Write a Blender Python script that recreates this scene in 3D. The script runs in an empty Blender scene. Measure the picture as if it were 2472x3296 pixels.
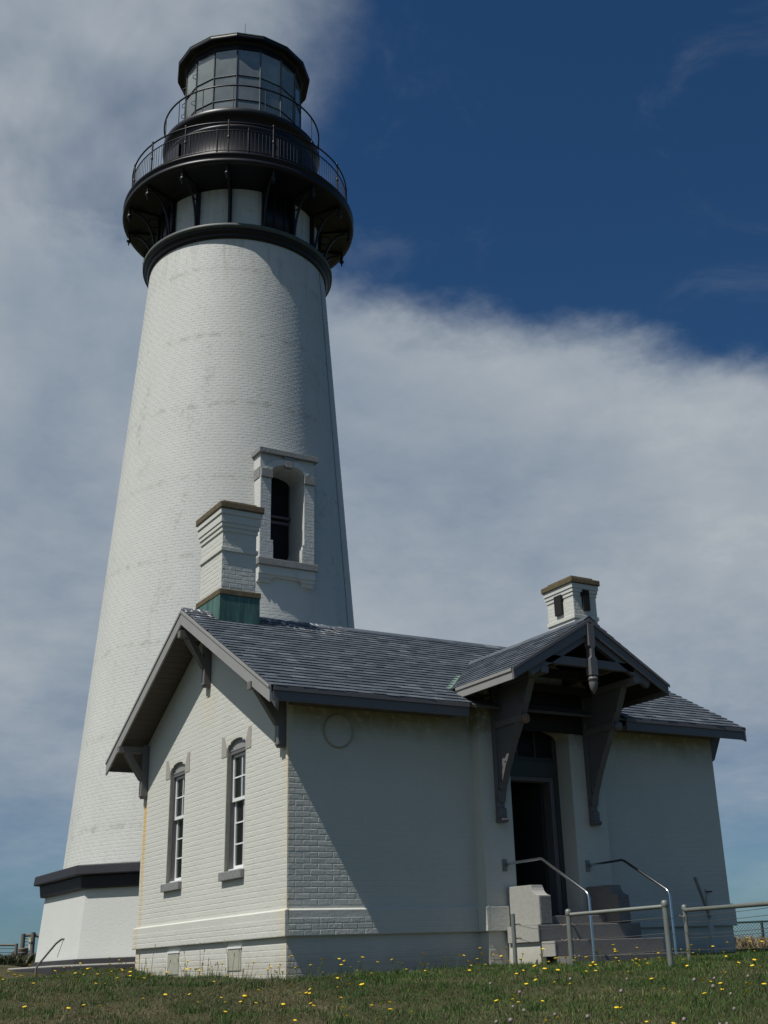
import bpy, math, random
import numpy as np
from mathutils import Matrix, Vector
random.seed(7); RNG = np.random.default_rng(7)
S = bpy.context.scene
COL = S.collection

# ------------------------------------------------------------------ camera
YAW, PITCH, ROLL = 0.572608, 0.386544, -0.0391847
CAM = np.array([-6.49659, -13.52014, 0.0])
cy_, sy_, cp_, sp_ = math.cos(YAW), math.sin(YAW), math.cos(PITCH), math.sin(PITCH)
D_ = np.array([sy_*cp_, cy_*cp_, sp_]); R0 = np.array([cy_, -sy_, 0.]); U0 = np.cross(R0, D_)
R_ = R0*math.cos(ROLL)+U0*math.sin(ROLL); U_ = -R0*math.sin(ROLL)+U0*math.cos(ROLL)
cd = bpy.data.cameras.new('camera'); cam = bpy.data.objects.new('camera', cd); COL.objects.link(cam)
cam.matrix_world = Matrix(((R_[0], U_[0], -D_[0], CAM[0]), (R_[1], U_[1], -D_[1], CAM[1]), (R_[2], U_[2], -D_[2], CAM[2]), (0, 0, 0, 1)))
cd.sensor_fit = 'AUTO'; cd.sensor_width = 36; cd.lens = 41.916
cd.shift_x = -0.04337; cd.shift_y = -0.03388
cd.clip_start = 0.05; cd.clip_end = 20000
S.camera = cam

def project(P):
    v = np.asarray(P, float)-CAM; z = v@D_
    return 428.4+1192.3*(v@R_)/z, 477.3-1192.3*(v@U_)/z, z   # pixels of a 768x1024 picture, only used to choose which bricks show largest

# ------------------------------------------------------------------ light
TOSUN = Vector((-1.0, -0.155, 1.6)).normalized()
sun_el = math.asin(TOSUN.z); sun_az = math.atan2(TOSUN.x, TOSUN.y)
sl = bpy.data.lights.new('sun', 'SUN'); sl.energy = 4.3; sl.angle = math.radians(0.53); sl.color = (1, 0.965, 0.91)
so = bpy.data.objects.new('sun', sl); COL.objects.link(so); so.location = (-30, -10, 50)
so.rotation_euler = TOSUN.to_track_quat('Z', 'Y').to_euler()
S.view_settings.view_transform = 'Standard'; S.view_settings.look = 'None'
S.view_settings.gamma = 1; S.view_settings.exposure = 0.0; S.view_settings.use_curve_mapping = False

class NT:
    def __init__(s, tree): s.t = tree; s.n = tree.nodes; s.l = tree.links
    def node(s, ty, **kw):
        n = s.n.new(ty)
        for k, v in kw.items(): setattr(n, k, v)
        return n
    def set(s, sock, v):
        if isinstance(v, bpy.types.NodeSocket): s.l.new(v, sock)
        elif v is not None:
            if isinstance(v, (tuple, list)) and len(v) == 3 and sock.type == 'RGBA': v = (*v, 1)
            sock.default_value = v
    def m(s, op, a, b=None, c=None, clamp=False):
        n = s.node('ShaderNodeMath', operation=op, use_clamp=clamp)
        s.set(n.inputs[0], a)
        if b is not None: s.set(n.inputs[1], b)
        if c is not None: s.set(n.inputs[2], c)
        return n.outputs[0]
    def vm(s, op, a, b=None):
        n = s.node('ShaderNodeVectorMath', operation=op); s.set(n.inputs[0], a)
        if b is not None: s.set(n.inputs[1], b)
        return n.outputs['Value'] if op in ('DOT_PRODUCT', 'LENGTH') else n.outputs[0]
    def step(s, x, lo, hi, a=0., b=1.):
        n = s.node('ShaderNodeMapRange', interpolation_type='SMOOTHSTEP'); s.set(n.inputs[0], x)
        n.inputs[1].default_value = lo; n.inputs[2].default_value = hi; n.inputs[3].default_value = a; n.inputs[4].default_value = b
        return n.outputs[0]
    def noise(s, vec, scale, detail=4, rough=.55, dist=0.):
        n = s.node('ShaderNodeTexNoise'); s.set(n.inputs['Vector'], vec)
        n.inputs['Scale'].default_value = scale; n.inputs['Detail'].default_value = detail
        n.inputs['Roughness'].default_value = rough; n.inputs['Distortion'].default_value = dist
        return n.outputs['Fac']
    def mix(s, f, a, b, mode='MIX'):
        n = s.node('ShaderNodeMix', data_type='RGBA', blend_type=mode)
        s.set(n.inputs[0], f); s.set(n.inputs[6], a); s.set(n.inputs[7], b); return n.outputs[2]
    def sep(s, v):
        n = s.node('ShaderNodeSeparateXYZ'); s.set(n.inputs[0], v); return n.outputs
    def comb(s, x, y, z):
        n = s.node('ShaderNodeCombineXYZ')
        for i, a in enumerate((x, y, z)): s.set(n.inputs[i], a)
        return n.outputs[0]
    def ramp(s, f, stops):
        n = s.node('ShaderNodeValToRGB'); s.set(n.inputs[0], f); e = n.color_ramp.elements
        while len(e) < len(stops): e.new(0.5)
        for el, (p, c) in zip(e, stops): el.position = p; el.color = (*c, 1)
        return n.outputs[0]

# ------------------------------------------------------------------ sky with a broken cloud layer
W = bpy.data.worlds.new('World'); S.world = W; W.use_nodes = True
w = NT(W.node_tree); w.n.clear()
sky = w.node('ShaderNodeTexSky', sky_type='NISHITA'); sky.sun_disc = False
sky.sun_elevation = sun_el; sky.sun_rotation = sun_az; sky.altitude = 50; sky.air_density = 1.0; sky.dust_density = 0.4; sky.ozone_density = 3.0
tc = w.node('ShaderNodeTexCoord').outputs['Generated']
dr = w.vm('NORMALIZE', tc); dx, dy, dz = w.sep(dr)
def dirv(az, el):
    a, e = math.radians(az), math.radians(el); return Vector((math.sin(a)*math.cos(e), math.cos(a)*math.cos(e), math.sin(e)))
n1 = dirv(26.8-90, 0)                                   # everything west of this plane is under cloud
n2 = dirv(51, 26.2).cross(dirv(28, 33.6)); n2 = n2.normalized()
if n2.z > 0: n2 = -n2                                    # and everything below this slanting edge
zc = w.m('ADD', w.m('MAXIMUM', dz, 0.0), 0.22)
pl = w.comb(w.m('DIVIDE', dx, zc), w.m('DIVIDE', dy, zc), 0.0)
na = w.noise(pl, 1.6, 6, .55, .3); nb = w.noise(pl, 4.2, 6, .6, .2); nc = w.noise(dr, 3.2, 5, .5, .4)
nd = w.noise(pl, 11., 7, .65, .1)
wob = w.m('ADD', w.m('ADD', w.m('MULTIPLY', w.m('SUBTRACT', na, .5), .22), w.m('MULTIPLY', w.m('SUBTRACT', nb, .5), .13)), w.m('MULTIPLY', w.m('SUBTRACT', nd, .5), .07))
s1 = w.vm('DOT_PRODUCT', dr, tuple(n1)); s2 = w.vm('DOT_PRODUCT', dr, tuple(n2))
s1 = w.m('ADD', s1, wob); s2 = w.m('ADD', s2, w.m('MULTIPLY', wob, .75))
m1 = w.step(s1, -.05, .09); m2 = w.step(s2, -.02, .06)
low = w.step(w.m('ADD', dz, w.m('MULTIPLY', wob, .35)), .02, .21)
mask = w.m('MAXIMUM', w.m('MULTIPLY', m1, w.step(w.m('ADD', w.m('MULTIPLY', nc, .6), w.m('MULTIPLY', na, .4)), .36, .58, .30, .97)), w.m('MULTIPLY', m2, .97))
mask = w.m('MULTIPLY', mask, w.m('ADD', w.m('MULTIPLY', low, .75), .25))
wisp = w.m('MULTIPLY', w.step(w.noise(pl, 3.1, 8, .62, .5), .56, .80), .22)
strip = w.m('MULTIPLY', w.m('MULTIPLY', w.step(dz, .052, .062), w.step(dz, .066, .085, 1., 0.)), w.step(w.noise(w.comb(dx, dy, 0.0), 7., 3), .5, .6))
mask = w.m('MAXIMUM', w.m('MAXIMUM', mask, wisp), w.m('MULTIPLY', strip, .45))
shade = w.m('ADD', w.m('ADD', w.m('MULTIPLY', w.noise(pl, 1.3, 7, .6, .2), .45), w.m('MULTIPLY', nc, .43)), w.m('MULTIPLY', nd, .12))
shade = w.m('ADD', shade, w.m('MULTIPLY', w.step(s2, .0, .20, .085, 0.), w.step(s1, -.1, .05, 1., 0.)))
cl = w.ramp(shade, [(.36, (.19, .25, .335)), (.46, (.285, .34, .405)), (.55, (.375, .42, .465)), (.65, (.52, .55, .575))])
clear = w.mix(1.0, sky.outputs[0], (.27, .53, .74), 'MULTIPLY')
bg1 = w.node('ShaderNodeBackground'); w.set(bg1.inputs[0], clear); bg1.inputs[1].default_value = 0.07
bg2 = w.node('ShaderNodeBackground'); w.set(bg2.inputs[0], cl); bg2.inputs[1].default_value = 1.0
mx = w.node('ShaderNodeMixShader'); w.set(mx.inputs[0], mask); w.l.new(bg1.outputs[0], mx.inputs[1]); w.l.new(bg2.outputs[0], mx.inputs[2])
out = w.node('ShaderNodeOutputWorld'); w.l.new(mx.outputs[0], out.inputs[0])

# ------------------------------------------------------------------ materials
def newmat(name):
    m = bpy.data.materials.new(name); m.use_nodes = True; t = NT(m.node_tree); b = t.n['Principled BSDF']; return m, t, b
def bump(t, b, h, strength=.3, dist=.01, norm=None):
    n = t.node('ShaderNodeBump'); n.inputs['Strength'].default_value = strength; n.inputs['Distance'].default_value = dist
    t.set(n.inputs['Height'], h); t.l.new(n.outputs[0], b.inputs['Normal'])
def simple(name, c, rough=.6, metal=0., var=.15, scale=8., bmp=.15, bdist=.004, spec=.4):
    m, t, b = newmat(name); P = t.node('ShaderNodeNewGeometry').outputs['Position']
    n = t.noise(P, scale, 5, .6); v = t.m('ADD', t.m('MULTIPLY', n, 2*var), 1-var)
    t.set(b.inputs['Base Color'], t.mix(1., c, t.comb(v, v, v), 'MULTIPLY'))
    b.inputs['Roughness'].default_value = rough; b.inputs['Metallic'].default_value = metal; b.inputs['Specular IOR Level'].default_value = spec
    if bmp: bump(t, b, t.noise(P, scale*9, 4, .65), bmp, bdist)
    return m
def white_paint(name, base, where):
    m, t, b = newmat(name); g = t.node('ShaderNodeNewGeometry'); P = g.outputs['Position']; x, y, z = t.sep(P)
    v = t.m('ADD', t.m('MULTIPLY', t.noise(P, 1.3, 5, .6), .16), .92)
    col = t.mix(1., base, t.comb(v, v, v), 'MULTIPLY')
    Ps = t.comb(t.m('MULTIPLY', x, 1.), y, t.m('MULTIPLY', z, .35))
    dirt = t.step(t.noise(Ps, 3.4, 8, .72, .3), .55, .78)
    fine = t.step(t.noise(P, 17., 5, .7), .60, .74)
    col = t.mix(t.m('MULTIPLY', dirt, .42 if where == 'tower' else .14), col, (.36, .37, .30))
    col = t.mix(t.m('MULTIPLY', fine, .13), col, (.40, .40, .34))
    if where == 'tower':
        ph = t.m('ABSOLUTE', t.m('SUBTRACT', t.m('FRACT', t.m('ADD', t.m('MULTIPLY', z, .56), t.m('MULTIPLY', t.noise(P, .8, 3), .12))), .5))
        ring = t.m('MULTIPLY', t.step(ph, .0, .06, 1., 0.), t.step(t.noise(P, 4., 6, .7), .44, .62))
        col = t.mix(t.m('MULTIPLY', ring, .38), col, (.26, .26, .21))
        blot = t.m('MULTIPLY', t.step(t.noise(Ps, 1.5, 4, .6), .54, .70), t.step(t.noise(P, 8., 7, .78), .47, .62))
        col = t.mix(t.m('MULTIPLY', blot, .45), col, (.22, .23, .19))
        run = t.m('MULTIPLY', t.step(t.m('ADD', z, t.m('MULTIPLY', t.noise(t.comb(x, y, 0.), 9., 4), 3.)), 15.2, 17.8), t.step(t.noise(t.comb(t.m('MULTIPLY', x, 2.), t.m('MULTIPLY', y, 2.), t.m('MULTIPLY', z, .12)), 4., 5, .7), .48, .66))
        col = t.mix(t.m('MULTIPLY', run, .35), col, (.27, .25, .19))
        rust = t.m('MULTIPLY', t.step(z, 16.9, 17.5), t.step(t.noise(t.comb(x, y, t.m('MULTIPLY', z, .1)), 6., 3), .56, .68))
        col = t.mix(t.m('MULTIPLY', rust, .6), col, (.42, .25, .13))
    if where == 'house':
        gab = t.step(x, .03, .06, 1., 0.)                       # gable face only
        st = t.m('MULTIPLY', t.step(t.m('ABSOLUTE', t.m('SUBTRACT', y, t.m('ADD', 5.07, t.m('MULTIPLY', t.noise(P, 2., 3), .03)))), .025, .085, 1., 0.), t.step(z, 2.4, 2.6, 1., 0.))
        st = t.m('MULTIPLY', t.m('MULTIPLY', st, gab), t.m('ADD', t.step(z, .6, 2.5, .25, .9), t.m('MULTIPLY', t.noise(P, 9., 4), .3)))
        col = t.mix(st, col, (.62, .42, .16))
        cn = t.m('MULTIPLY', t.m('MULTIPLY', t.step(y, .0, .24, 1., 0.), gab), t.step(t.noise(Ps, 4., 5, .6), .34, .62))
        col = t.mix(t.m('MULTIPLY', cn, .55), col, (.60, .50, .30))
        bk = t.m('MULTIPLY', t.m('MULTIPLY', t.step(t.m('ABSOLUTE', t.m('SUBTRACT', y, 2.62)), .05, .30, 1., 0.), gab), t.m('MULTIPLY', t.step(z, 3.0, 3.7), t.step(z, 3.75, 3.85, 1., 0.)))
        col = t.mix(t.m('MULTIPLY', bk, .3), col, (.62, .54, .34))
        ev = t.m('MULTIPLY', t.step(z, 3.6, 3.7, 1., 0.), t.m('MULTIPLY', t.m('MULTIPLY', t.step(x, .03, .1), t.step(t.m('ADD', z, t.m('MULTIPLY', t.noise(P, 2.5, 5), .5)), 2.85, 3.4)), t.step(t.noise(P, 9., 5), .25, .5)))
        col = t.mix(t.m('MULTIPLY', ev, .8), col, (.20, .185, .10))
        mud = t.m('MULTIPLY', t.step(t.m('SUBTRACT', z, t.m('MULTIPLY', t.noise(P, 6., 4), .25)), -.15, .12, 1., 0.), .4)
        col = t.mix(mud, col, (.34, .30, .22))
    t.set(b.inputs['Base Color'], col); b.inputs['Roughness'].default_value = .62; b.inputs['Specular IOR Level'].default_value = .3
    h = t.m('ADD', t.m('MULTIPLY', t.noise(P, 26., 5, .6), 1.), t.m('MULTIPLY', t.noise(P, 90., 3, .6), .35))
    bump(t, b, h, .55, .008)
    return m
M = {}
M['white'] = white_paint('white_painted_brick', (.56, .56, .505), 'house')
M['towerwhite'] = white_paint('white_tower_paint', (.555, .56, .525), 'tower')
M['plinthwhite'] = white_paint('white_render', (.58, .59, .555), 'plain')
M['black'] = simple('black_iron', (.0075, .0065, .009), .42, 0, .35, 3., .12, .004, .35)
M['blackband'] = simple('black_stone_paint', (.020, .020, .026), .6, 0, .4, 4., .4, .01)
M['greyiron'] = simple('weathered_iron_ledge', (.07, .085, .08), .55, 0, .4, 5., .3)
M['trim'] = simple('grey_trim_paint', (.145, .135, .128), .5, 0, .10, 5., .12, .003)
M['trimdark'] = simple('dark_shaded_trim_paint', (.125, .12, .125), .5, 0, .12, 4., .12, .003)  # trim grey darkened for shaded boards, also used on plain dark parts
M['trimlight'] = simple('sunlit_grey_trim', (.27, .265, .25), .5, 0, .10, 5., .12, .003)  # same trim grey lightened for boards facing the sun, also blind arches
M['soffit'] = simple('soffit_board_paint', (.11, .095, .085), .7, 0, .18, 6., .2)
M['sash'] = simple('white_sash_paint', (.74, .75, .73), .4, 0, .04, 6., .05)
M['stone'] = simple('grey_granite', (.235, .24, .235), .8, 0, .45, 22., .8, .012)
M['jamb'] = simple('worn_grey_jamb', (.30, .295, .25), .8, 0, .35, 9., .5, .008)
M['skew'] = simple('grey_skewback_stone', (.34, .32, .29), .75, 0, .15, 16., .3, .006)
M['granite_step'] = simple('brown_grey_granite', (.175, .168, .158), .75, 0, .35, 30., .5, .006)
M['granite_sunlit'] = simple('sunlit_granite', (.36, .355, .32), .75, 0, .28, 34., .5, .006)  # step granite lightened to carry the sun on left faces
M['granite_rough'] = simple('rock_faced_granite', (.26, .275, .28), .85, 0, .6, 42., 1., .03)
M['copper'] = simple('patina_copper', (.075, .165, .135), .55, 0, .35, 3.5, .2, .004)
_m, _t, _b = newmat('streaked_patina_copper'); _P = _t.node('ShaderNodeNewGeometry').outputs['Position']; _x, _y, _z = _t.sep(_P)
_s = _t.noise(_t.comb(_t.m('MULTIPLY', _x, 14.), _t.m('MULTIPLY', _y, 14.), _t.m('MULTIPLY', _z, 1.2)), 1., 6, .65)
_t.set(_b.inputs['Base Color'], _t.ramp(_s, [(.3, (.030, .060, .055)), (.48, (.055, .125, .105)), (.62, (.085, .18, .145)), (.8, (.17, .25, .20))])); _b.inputs['Roughness'].default_value = .5
bump(_t, _b, _t.noise(_P, 9., 4), .3, .01); M['copper'] = _m
M['copperlight'] = simple('pale_patina_copper', (.17, .27, .20), .6, 0, .25, 6., .1)
M['lichen'] = simple('lichen_covered_cap', (.135, .105, .058), .9, 0, .6, 14., .9, .02)
M['steel'] = simple('stainless_steel', (.60, .60, .58), .22, 1., .06, 5., 0)
M['galv'] = simple('galvanised_pipe', (.20, .215, .195), .5, .35, .22, 12., .1)
M['wire'] = simple('fence_wire', (.12, .115, .10), .6, .5, .2, 10., 0)
M['rope'] = simple('frayed_twine', (.42, .36, .27), .9, 0, .2, 30., 0)
M['chain'] = simple('green_chain_link', (.035, .06, .06), .6, .2, .2, 10., 0)
M['wood'] = simple('weathered_post_wood', (.15, .14, .12), .85, 0, .3, 12., .5, .01)
M['bin'] = simple('brown_bin', (.20, .15, .10), .8, 0, .2, 10., .3)
M['deck'] = simple('concrete_deck', (.27, .27, .24), .85, 0, .25, 8., .4, .008)
M['deckedge'] = simple('dark_concrete', (.035, .033, .037), .8, 0, .3, 6., .4)  # darker concrete for the deck body and the plinth foot
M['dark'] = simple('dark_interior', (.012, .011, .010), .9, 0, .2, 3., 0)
M['doorpaint'] = simple('grey_green_door_paint', (.045, .052, .050), .45, 0, .12, 4., .1)
M['sign'] = simple('white_sign', (.7, .7, .62), .5, 0, .05, 6., 0)
M['signyellow'] = simple('yellow_sign_field', (.62, .50, .12), .5, 0, .05, 6., 0)
M['vent'] = simple('rusty_vent_cover', (.36, .36, .29), .6, 0, .3, 14., .2)
M['rust'] = simple('rusty_iron', (.19, .13, .09), .8, 0, .4, 20., .3)
M['gravel'] = simple('pale_gravel', (.24, .235, .20), .9, 0, .4, 30., .9, .02)
def glass(name, tint, alpha, dif, rough=.03):
    m, t, b = newmat(name); t.n.remove(b); o = t.n['Material Output']
    tr = t.node('ShaderNodeBsdfTransparent'); tr.inputs[0].default_value = (*tint, 1)
    df = t.node('ShaderNodeBsdfDiffuse'); df.inputs[0].default_value = (.66, .72, .68, 1)
    P = t.node('ShaderNodeNewGeometry').outputs['Position']; n = t.noise(P, 2.2, 5, .6)
    a = t.node('ShaderNodeMixShader'); t.set(a.inputs[0], t.m('MULTIPLY', t.m('MULTIPLY', t.m('ADD', n, .5), dif), t.m('ADD', .55, t.node('ShaderNodeObjectInfo').outputs['Random']))); t.l.new(tr.outputs[0], a.inputs[1]); t.l.new(df.outputs[0], a.inputs[2])
    gl = t.node('ShaderNodeBsdfGlossy'); gl.inputs['Roughness'].default_value = rough; gl.inputs[0].default_value = (.9, .95, .95, 1)
    fr = t.node('ShaderNodeFresnel'); fr.inputs[0].default_value = 1.5
    c = t.node('ShaderNodeMixShader'); t.set(c.inputs[0], t.m('ADD', t.m('MULTIPLY', fr.outputs[0], 1.0), alpha, clamp=True)); t.l.new(a.outputs[0], c.inputs[1]); t.l.new(gl.outputs[0], c.inputs[2])
    t.l.new(c.outputs[0], o.inputs[0]); return m
M['lanternglass'] = glass('salty_lantern_glass', (.44, .54, .52), .10, .25)
M['pane'] = glass('window_pane', (.45, .5, .48), .08, .02)
M['lens'] = glass('fresnel_lens_glass', (.05, .07, .07), .10, .05, .15)
M['darkpane'] = simple('unlit_transom_glass', (.012, .014, .015), .35, 0, .1, 3., 0, .003, .15)
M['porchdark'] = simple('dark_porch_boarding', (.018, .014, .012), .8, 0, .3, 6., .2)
def slate():
    m, t, b = newmat('slate_shingle'); g = t.node('ShaderNodeNewGeometry'); P = g.outputs['Position']
    rnd = t.m('FRACT', t.m('ADD', g.outputs['Random Per Island'], t.node('ShaderNodeObjectInfo').outputs['Random']))
    col = t.ramp(rnd, [(0., (.055, .067, .082)), (.5, (.076, .091, .109)), (.86, (.093, .11, .13)), (1., (.14, .155, .17))])
    v = t.m('ADD', t.m('MULTIPLY', t.noise(P, 9., 5, .65), .5), .75); col = t.mix(1., col, t.comb(v, v, v), 'MULTIPLY')
    x, y, z = t.sep(P)
    d = t.m('MULTIPLY', t.step(t.noise(t.comb(t.m('MULTIPLY', x, 3.), y, t.m('MULTIPLY', z, 1.)), 5.5, 7, .7), .53, .60), t.step(t.m('ADD', z, t.m('MULTIPLY', t.noise(P, 1.5, 3), .35)), 4.82, 4.98))
    d = t.m('MULTIPLY', d, t.m('MULTIPLY', t.step(x, 1.6, 2.4, 1., 0.), t.step(y, 2.7, 2.8, 1., 0.)))
    col = t.mix(d, col, (.70, .70, .68))                       # bird droppings around the chimney
    t.set(b.inputs['Base Color'], col); b.inputs['Roughness'].default_value = .68; b.inputs['Specular IOR Level'].default_value = .4
    bump(t, b, t.noise(P, 60., 4, .6), .4, .004); return m
M['slate'] = slate()
def groundmat():
    m, t, b = newmat('turf_soil'); P = t.node('ShaderNodeNewGeometry').outputs['Position']
    c = t.ramp(t.noise(P, 1.1, 6, .6), [(.35, (.045, .055, .022)), (.5, (.070, .066, .032)), (.66, (.12, .10, .058))])
    c = t.mix(t.step(t.noise(P, 24., 5, .7), .45, .7), c, (.02, .022, .012))
    t.set(b.inputs['Base Color'], c); b.inputs['Roughness'].default_value = 1.; b.inputs['Specular IOR Level'].default_value = .1
    bump(t, b, t.noise(P, 40., 5, .7), .8, .03); return m
M['ground'] = groundmat()
def grassmat(name, stops, patch):
    m, t, b = newmat(name); g = t.node('ShaderNodeNewGeometry'); P = g.outputs['Position']
    f = t.m('ADD', t.m('MULTIPLY', g.outputs['Random Per Island'], .62), t.m('MULTIPLY', t.step(t.noise(P, patch, 5, .6), .36, .64), .38))
    t.set(b.inputs['Base Color'], t.ramp(f, stops)); b.inputs['Roughness'].default_value = .6; b.inputs['Specular IOR Level'].default_value = .25
    return m
M['grass'] = grassmat('grass_blades', [(0., (.022, .056, .010)), (.35, (.046, .100, .019)), (.62, (.074, .124, .029)), (.82, (.120, .125, .048)), (1., (.24, .21, .115))], .9)
M['grassdry'] = grassmat('short_worn_grass', [(0., (.026, .056, .012)), (.35, (.052, .092, .022)), (.58, (.084, .102, .036)), (.78, (.13, .112, .060)), (1., (.22, .18, .11))], .8)
M['drygrass'] = grassmat('dry_grass', [(0., (.10, .075, .045)), (.5, (.20, .15, .09)), (1., (.33, .27, .16))], 2.)
M['shrub'] = grassmat('dark_scrub', [(0., (.02, .03, .012)), (.6, (.05, .06, .025)), (1., (.13, .11, .06))], 2.)
M['stem'] = simple('flower_stem', (.06, .09, .03), .7, 0, .2, 9., 0)
M['yellow'] = simple('yellow_petals', (.78, .54, .02), .6, 0, .10, 30., 0)
M['clover'] = simple('pale_clover_head', (.24, .20, .19), .8, 0, .2, 60., 0)
M['sea'] = simple('sea_water', (.03, .07, .10), .25, 0, .1, .01, .3, .5)

# ------------------------------------------------------------------ mesh helpers
class MB:
    def __init__(s): s.v = []; s.f = []; s.sm = []
    def add(s, vs, fs, smooth=False):
        k = len(s.v); s.v += [tuple(map(float, p)) for p in vs]; s.f += [tuple(i+k for i in f) for f in fs]; s.sm += [smooth]*len(fs); return s
    def box(s, x0, y0, z0, x1, y1, z1):
        x0, x1 = min(x0, x1), max(x0, x1); y0, y1 = min(y0, y1), max(y0, y1); z0, z1 = min(z0, z1), max(z0, z1)
        return s.add([(x0, y0, z0), (x1, y0, z0), (x1, y1, z0), (x0, y1, z0), (x0, y0, z1), (x1, y0, z1), (x1, y1, z1), (x0, y1, z1)],
                     [(0, 3, 2, 1), (4, 5, 6, 7), (0, 1, 5, 4), (1, 2, 6, 5), (2, 3, 7, 6), (3, 0, 4, 7)])
    def prism(s, poly, axis, a, b):
        """poly: 2D points in the two remaining axes (x: (y,z)  y: (x,z)  z: (x,y))"""
        def P(p, c): return (c, p[0], p[1]) if axis == 'x' else (p[0], c, p[1]) if axis == 'y' else (p[0], p[1], c)
        ar = sum(poly[i][0]*poly[(i+1) % len(poly)][1]-poly[(i+1) % len(poly)][0]*poly[i][1] for i in range(len(poly)))
        poly = list(poly) if ar > 0 else list(poly)[::-1]
        a, b = min(a, b), max(a, b)
        if axis == 'y': a, b = b, a
        n = len(poly); vs = [P(p, a) for p in poly]+[P(p, b) for p in poly]
        fs = [tuple(range(n))[::-1], tuple(range(n, 2*n))]+[(i, (i+1) % n, n+(i+1) % n, n+i) for i in range(n)]
        return s.add(vs, fs)
    def beam(s, p, q, wd, ht, up=(0, 0, 1)):
        p, q, up = Vector(p), Vector(q), Vector(up); d = (q-p).normalized(); r = d.cross(up).normalized(); u = r.cross(d)
        c = [(-1, -1), (1, -1), (1, 1), (-1, 1)]
        vs = [p+r*wd/2*a+u*ht/2*b for a, b in c]+[q+r*wd/2*a+u*ht/2*b for a, b in c]
        return s.add(vs, [(0, 1, 2, 3)[::-1], (4, 5, 6, 7), (0, 1, 5, 4), (1, 2, 6, 5), (2, 3, 7, 6), (3, 0, 4, 7)])
    def tube(s, pts, r, n=8, closed=False, cap=True):
        pts = [Vector(p) for p in pts]; m = len(pts); rr = r if isinstance(r, (list, tuple)) else [r]*m; vs = []; prev = None
        for i, p in enumerate(pts):
            a = pts[(i-1) % m] if (closed or i > 0) else p; b = pts[(i+1) % m] if (closed or i < m-1) else p
            d = (b-a).normalized()
            if prev is None:
                u = Vector((0, 0, 1)) if abs(d.z) < .9 else Vector((1, 0, 0)); u = (u-d*u.dot(d)).normalized()
            else: u = (prev-d*prev.dot(d)).normalized()
            prev = u; w_ = d.cross(u)
            vs += [p+(u*math.cos(2*math.pi*k/n)+w_*math.sin(2*math.pi*k/n))*rr[i] for k in range(n)]
        fs = []
        for i in range(m if closed else m-1):
            j = (i+1) % m
            fs += [(i*n+k, i*n+(k+1) % n, j*n+(k+1) % n, j*n+k) for k in range(n)]
        s.add(vs, fs, True)
        if cap and not closed:
            s.add(vs[:n], [tuple(range(n))[::-1]]); s.add(vs[-n:], [tuple(range(n))])
        return s
    def lathe(s, prof, c, n=96, a0=0., a1=2*math.pi, closed=False, smooth=True, off=0.):
        full = abs(a1-a0-2*math.pi) < 1e-6; k = n if full else n+1; m = len(prof); vs = []
        for i in range(k):
            a = off+a0+(a1-a0)*i/n
            for r, z in prof: vs.append((*TP(c, a, r), z))
        fs = []
        for i in range(n):
            j = (i+1) % k
            for q in range(m if closed else m-1):
                q2 = (q+1) % m; fs.append((i*m+q, j*m+q, j*m+q2, i*m+q2))
        return s.add(vs, fs, smooth)
PH = 0.3970493
TOC = (-math.sin(PH), -math.cos(PH)); RGT = (math.cos(PH), -math.sin(PH))
def TP(c, a, r):      # angle a measured at centre c from the direction of the camera, positive to its right
    return (c[0]+r*(math.cos(a)*TOC[0]+math.sin(a)*RGT[0]), c[1]+r*(math.cos(a)*TOC[1]+math.sin(a)*RGT[1]))

ROOTLOC = {}
def root(name, loc, label, cat, group=None):
    o = bpy.data.objects.new(name, None); COL.objects.link(o); o.location = loc; o.empty_display_size = .3
    o['label'] = label; o['category'] = cat
    if group: o['group'] = group
    ROOTLOC[o.name] = Vector(loc); return o
def setparent(o, p):
    o.parent = p
    if p.name in ROOTLOC: o.matrix_parent_inverse = Matrix.Translation(-ROOTLOC[p.name])
def mesh(name, mb, mats):
    me = bpy.data.meshes.new(name); me.from_pydata(mb.v, [], mb.f)
    for m in (mats if isinstance(mats, (list, tuple)) else [mats]): me.materials.append(m)
    me.polygons.foreach_set('use_smooth', mb.sm); me.update(); return me
def obj(name, mb, mat, parent=None, bev=0, **props):
    me = mesh(name, mb, mat) if isinstance(mb, MB) else mb
    o = bpy.data.objects.new(name, me); COL.objects.link(o)
    if parent is not None: setparent(o, parent)
    if bev:
        b = o.modifiers.new('bevel', 'BEVEL'); b.width = bev; b.segments = 2; b.limit_method = 'ANGLE'; b.angle_limit = .6; b.harden_normals = False
    for k, v in props.items(): o[k] = v
    return o
def tris(name, V, F, mat, parent=None, **props):     # numpy mesh of triangles or quads
    k = F.shape[1]; me = bpy.data.meshes.new(name); me.vertices.add(len(V)); me.vertices.foreach_set('co', V.astype(np.float32).ravel())
    me.loops.add(F.size); me.loops.foreach_set('vertex_index', F.astype(np.int32).ravel())
    me.polygons.add(len(F)); me.polygons.foreach_set('loop_start', np.arange(0, F.size, k, dtype=np.int32))
    me.polygons.foreach_set('use_smooth', np.zeros(len(F), bool)); me.update(calc_edges=True); me.materials.append(mat)
    o = bpy.data.objects.new(name, me); COL.objects.link(o)
    if parent is not None: setparent(o, parent)
    for a, b in props.items(): o[a] = b
    return o

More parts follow.
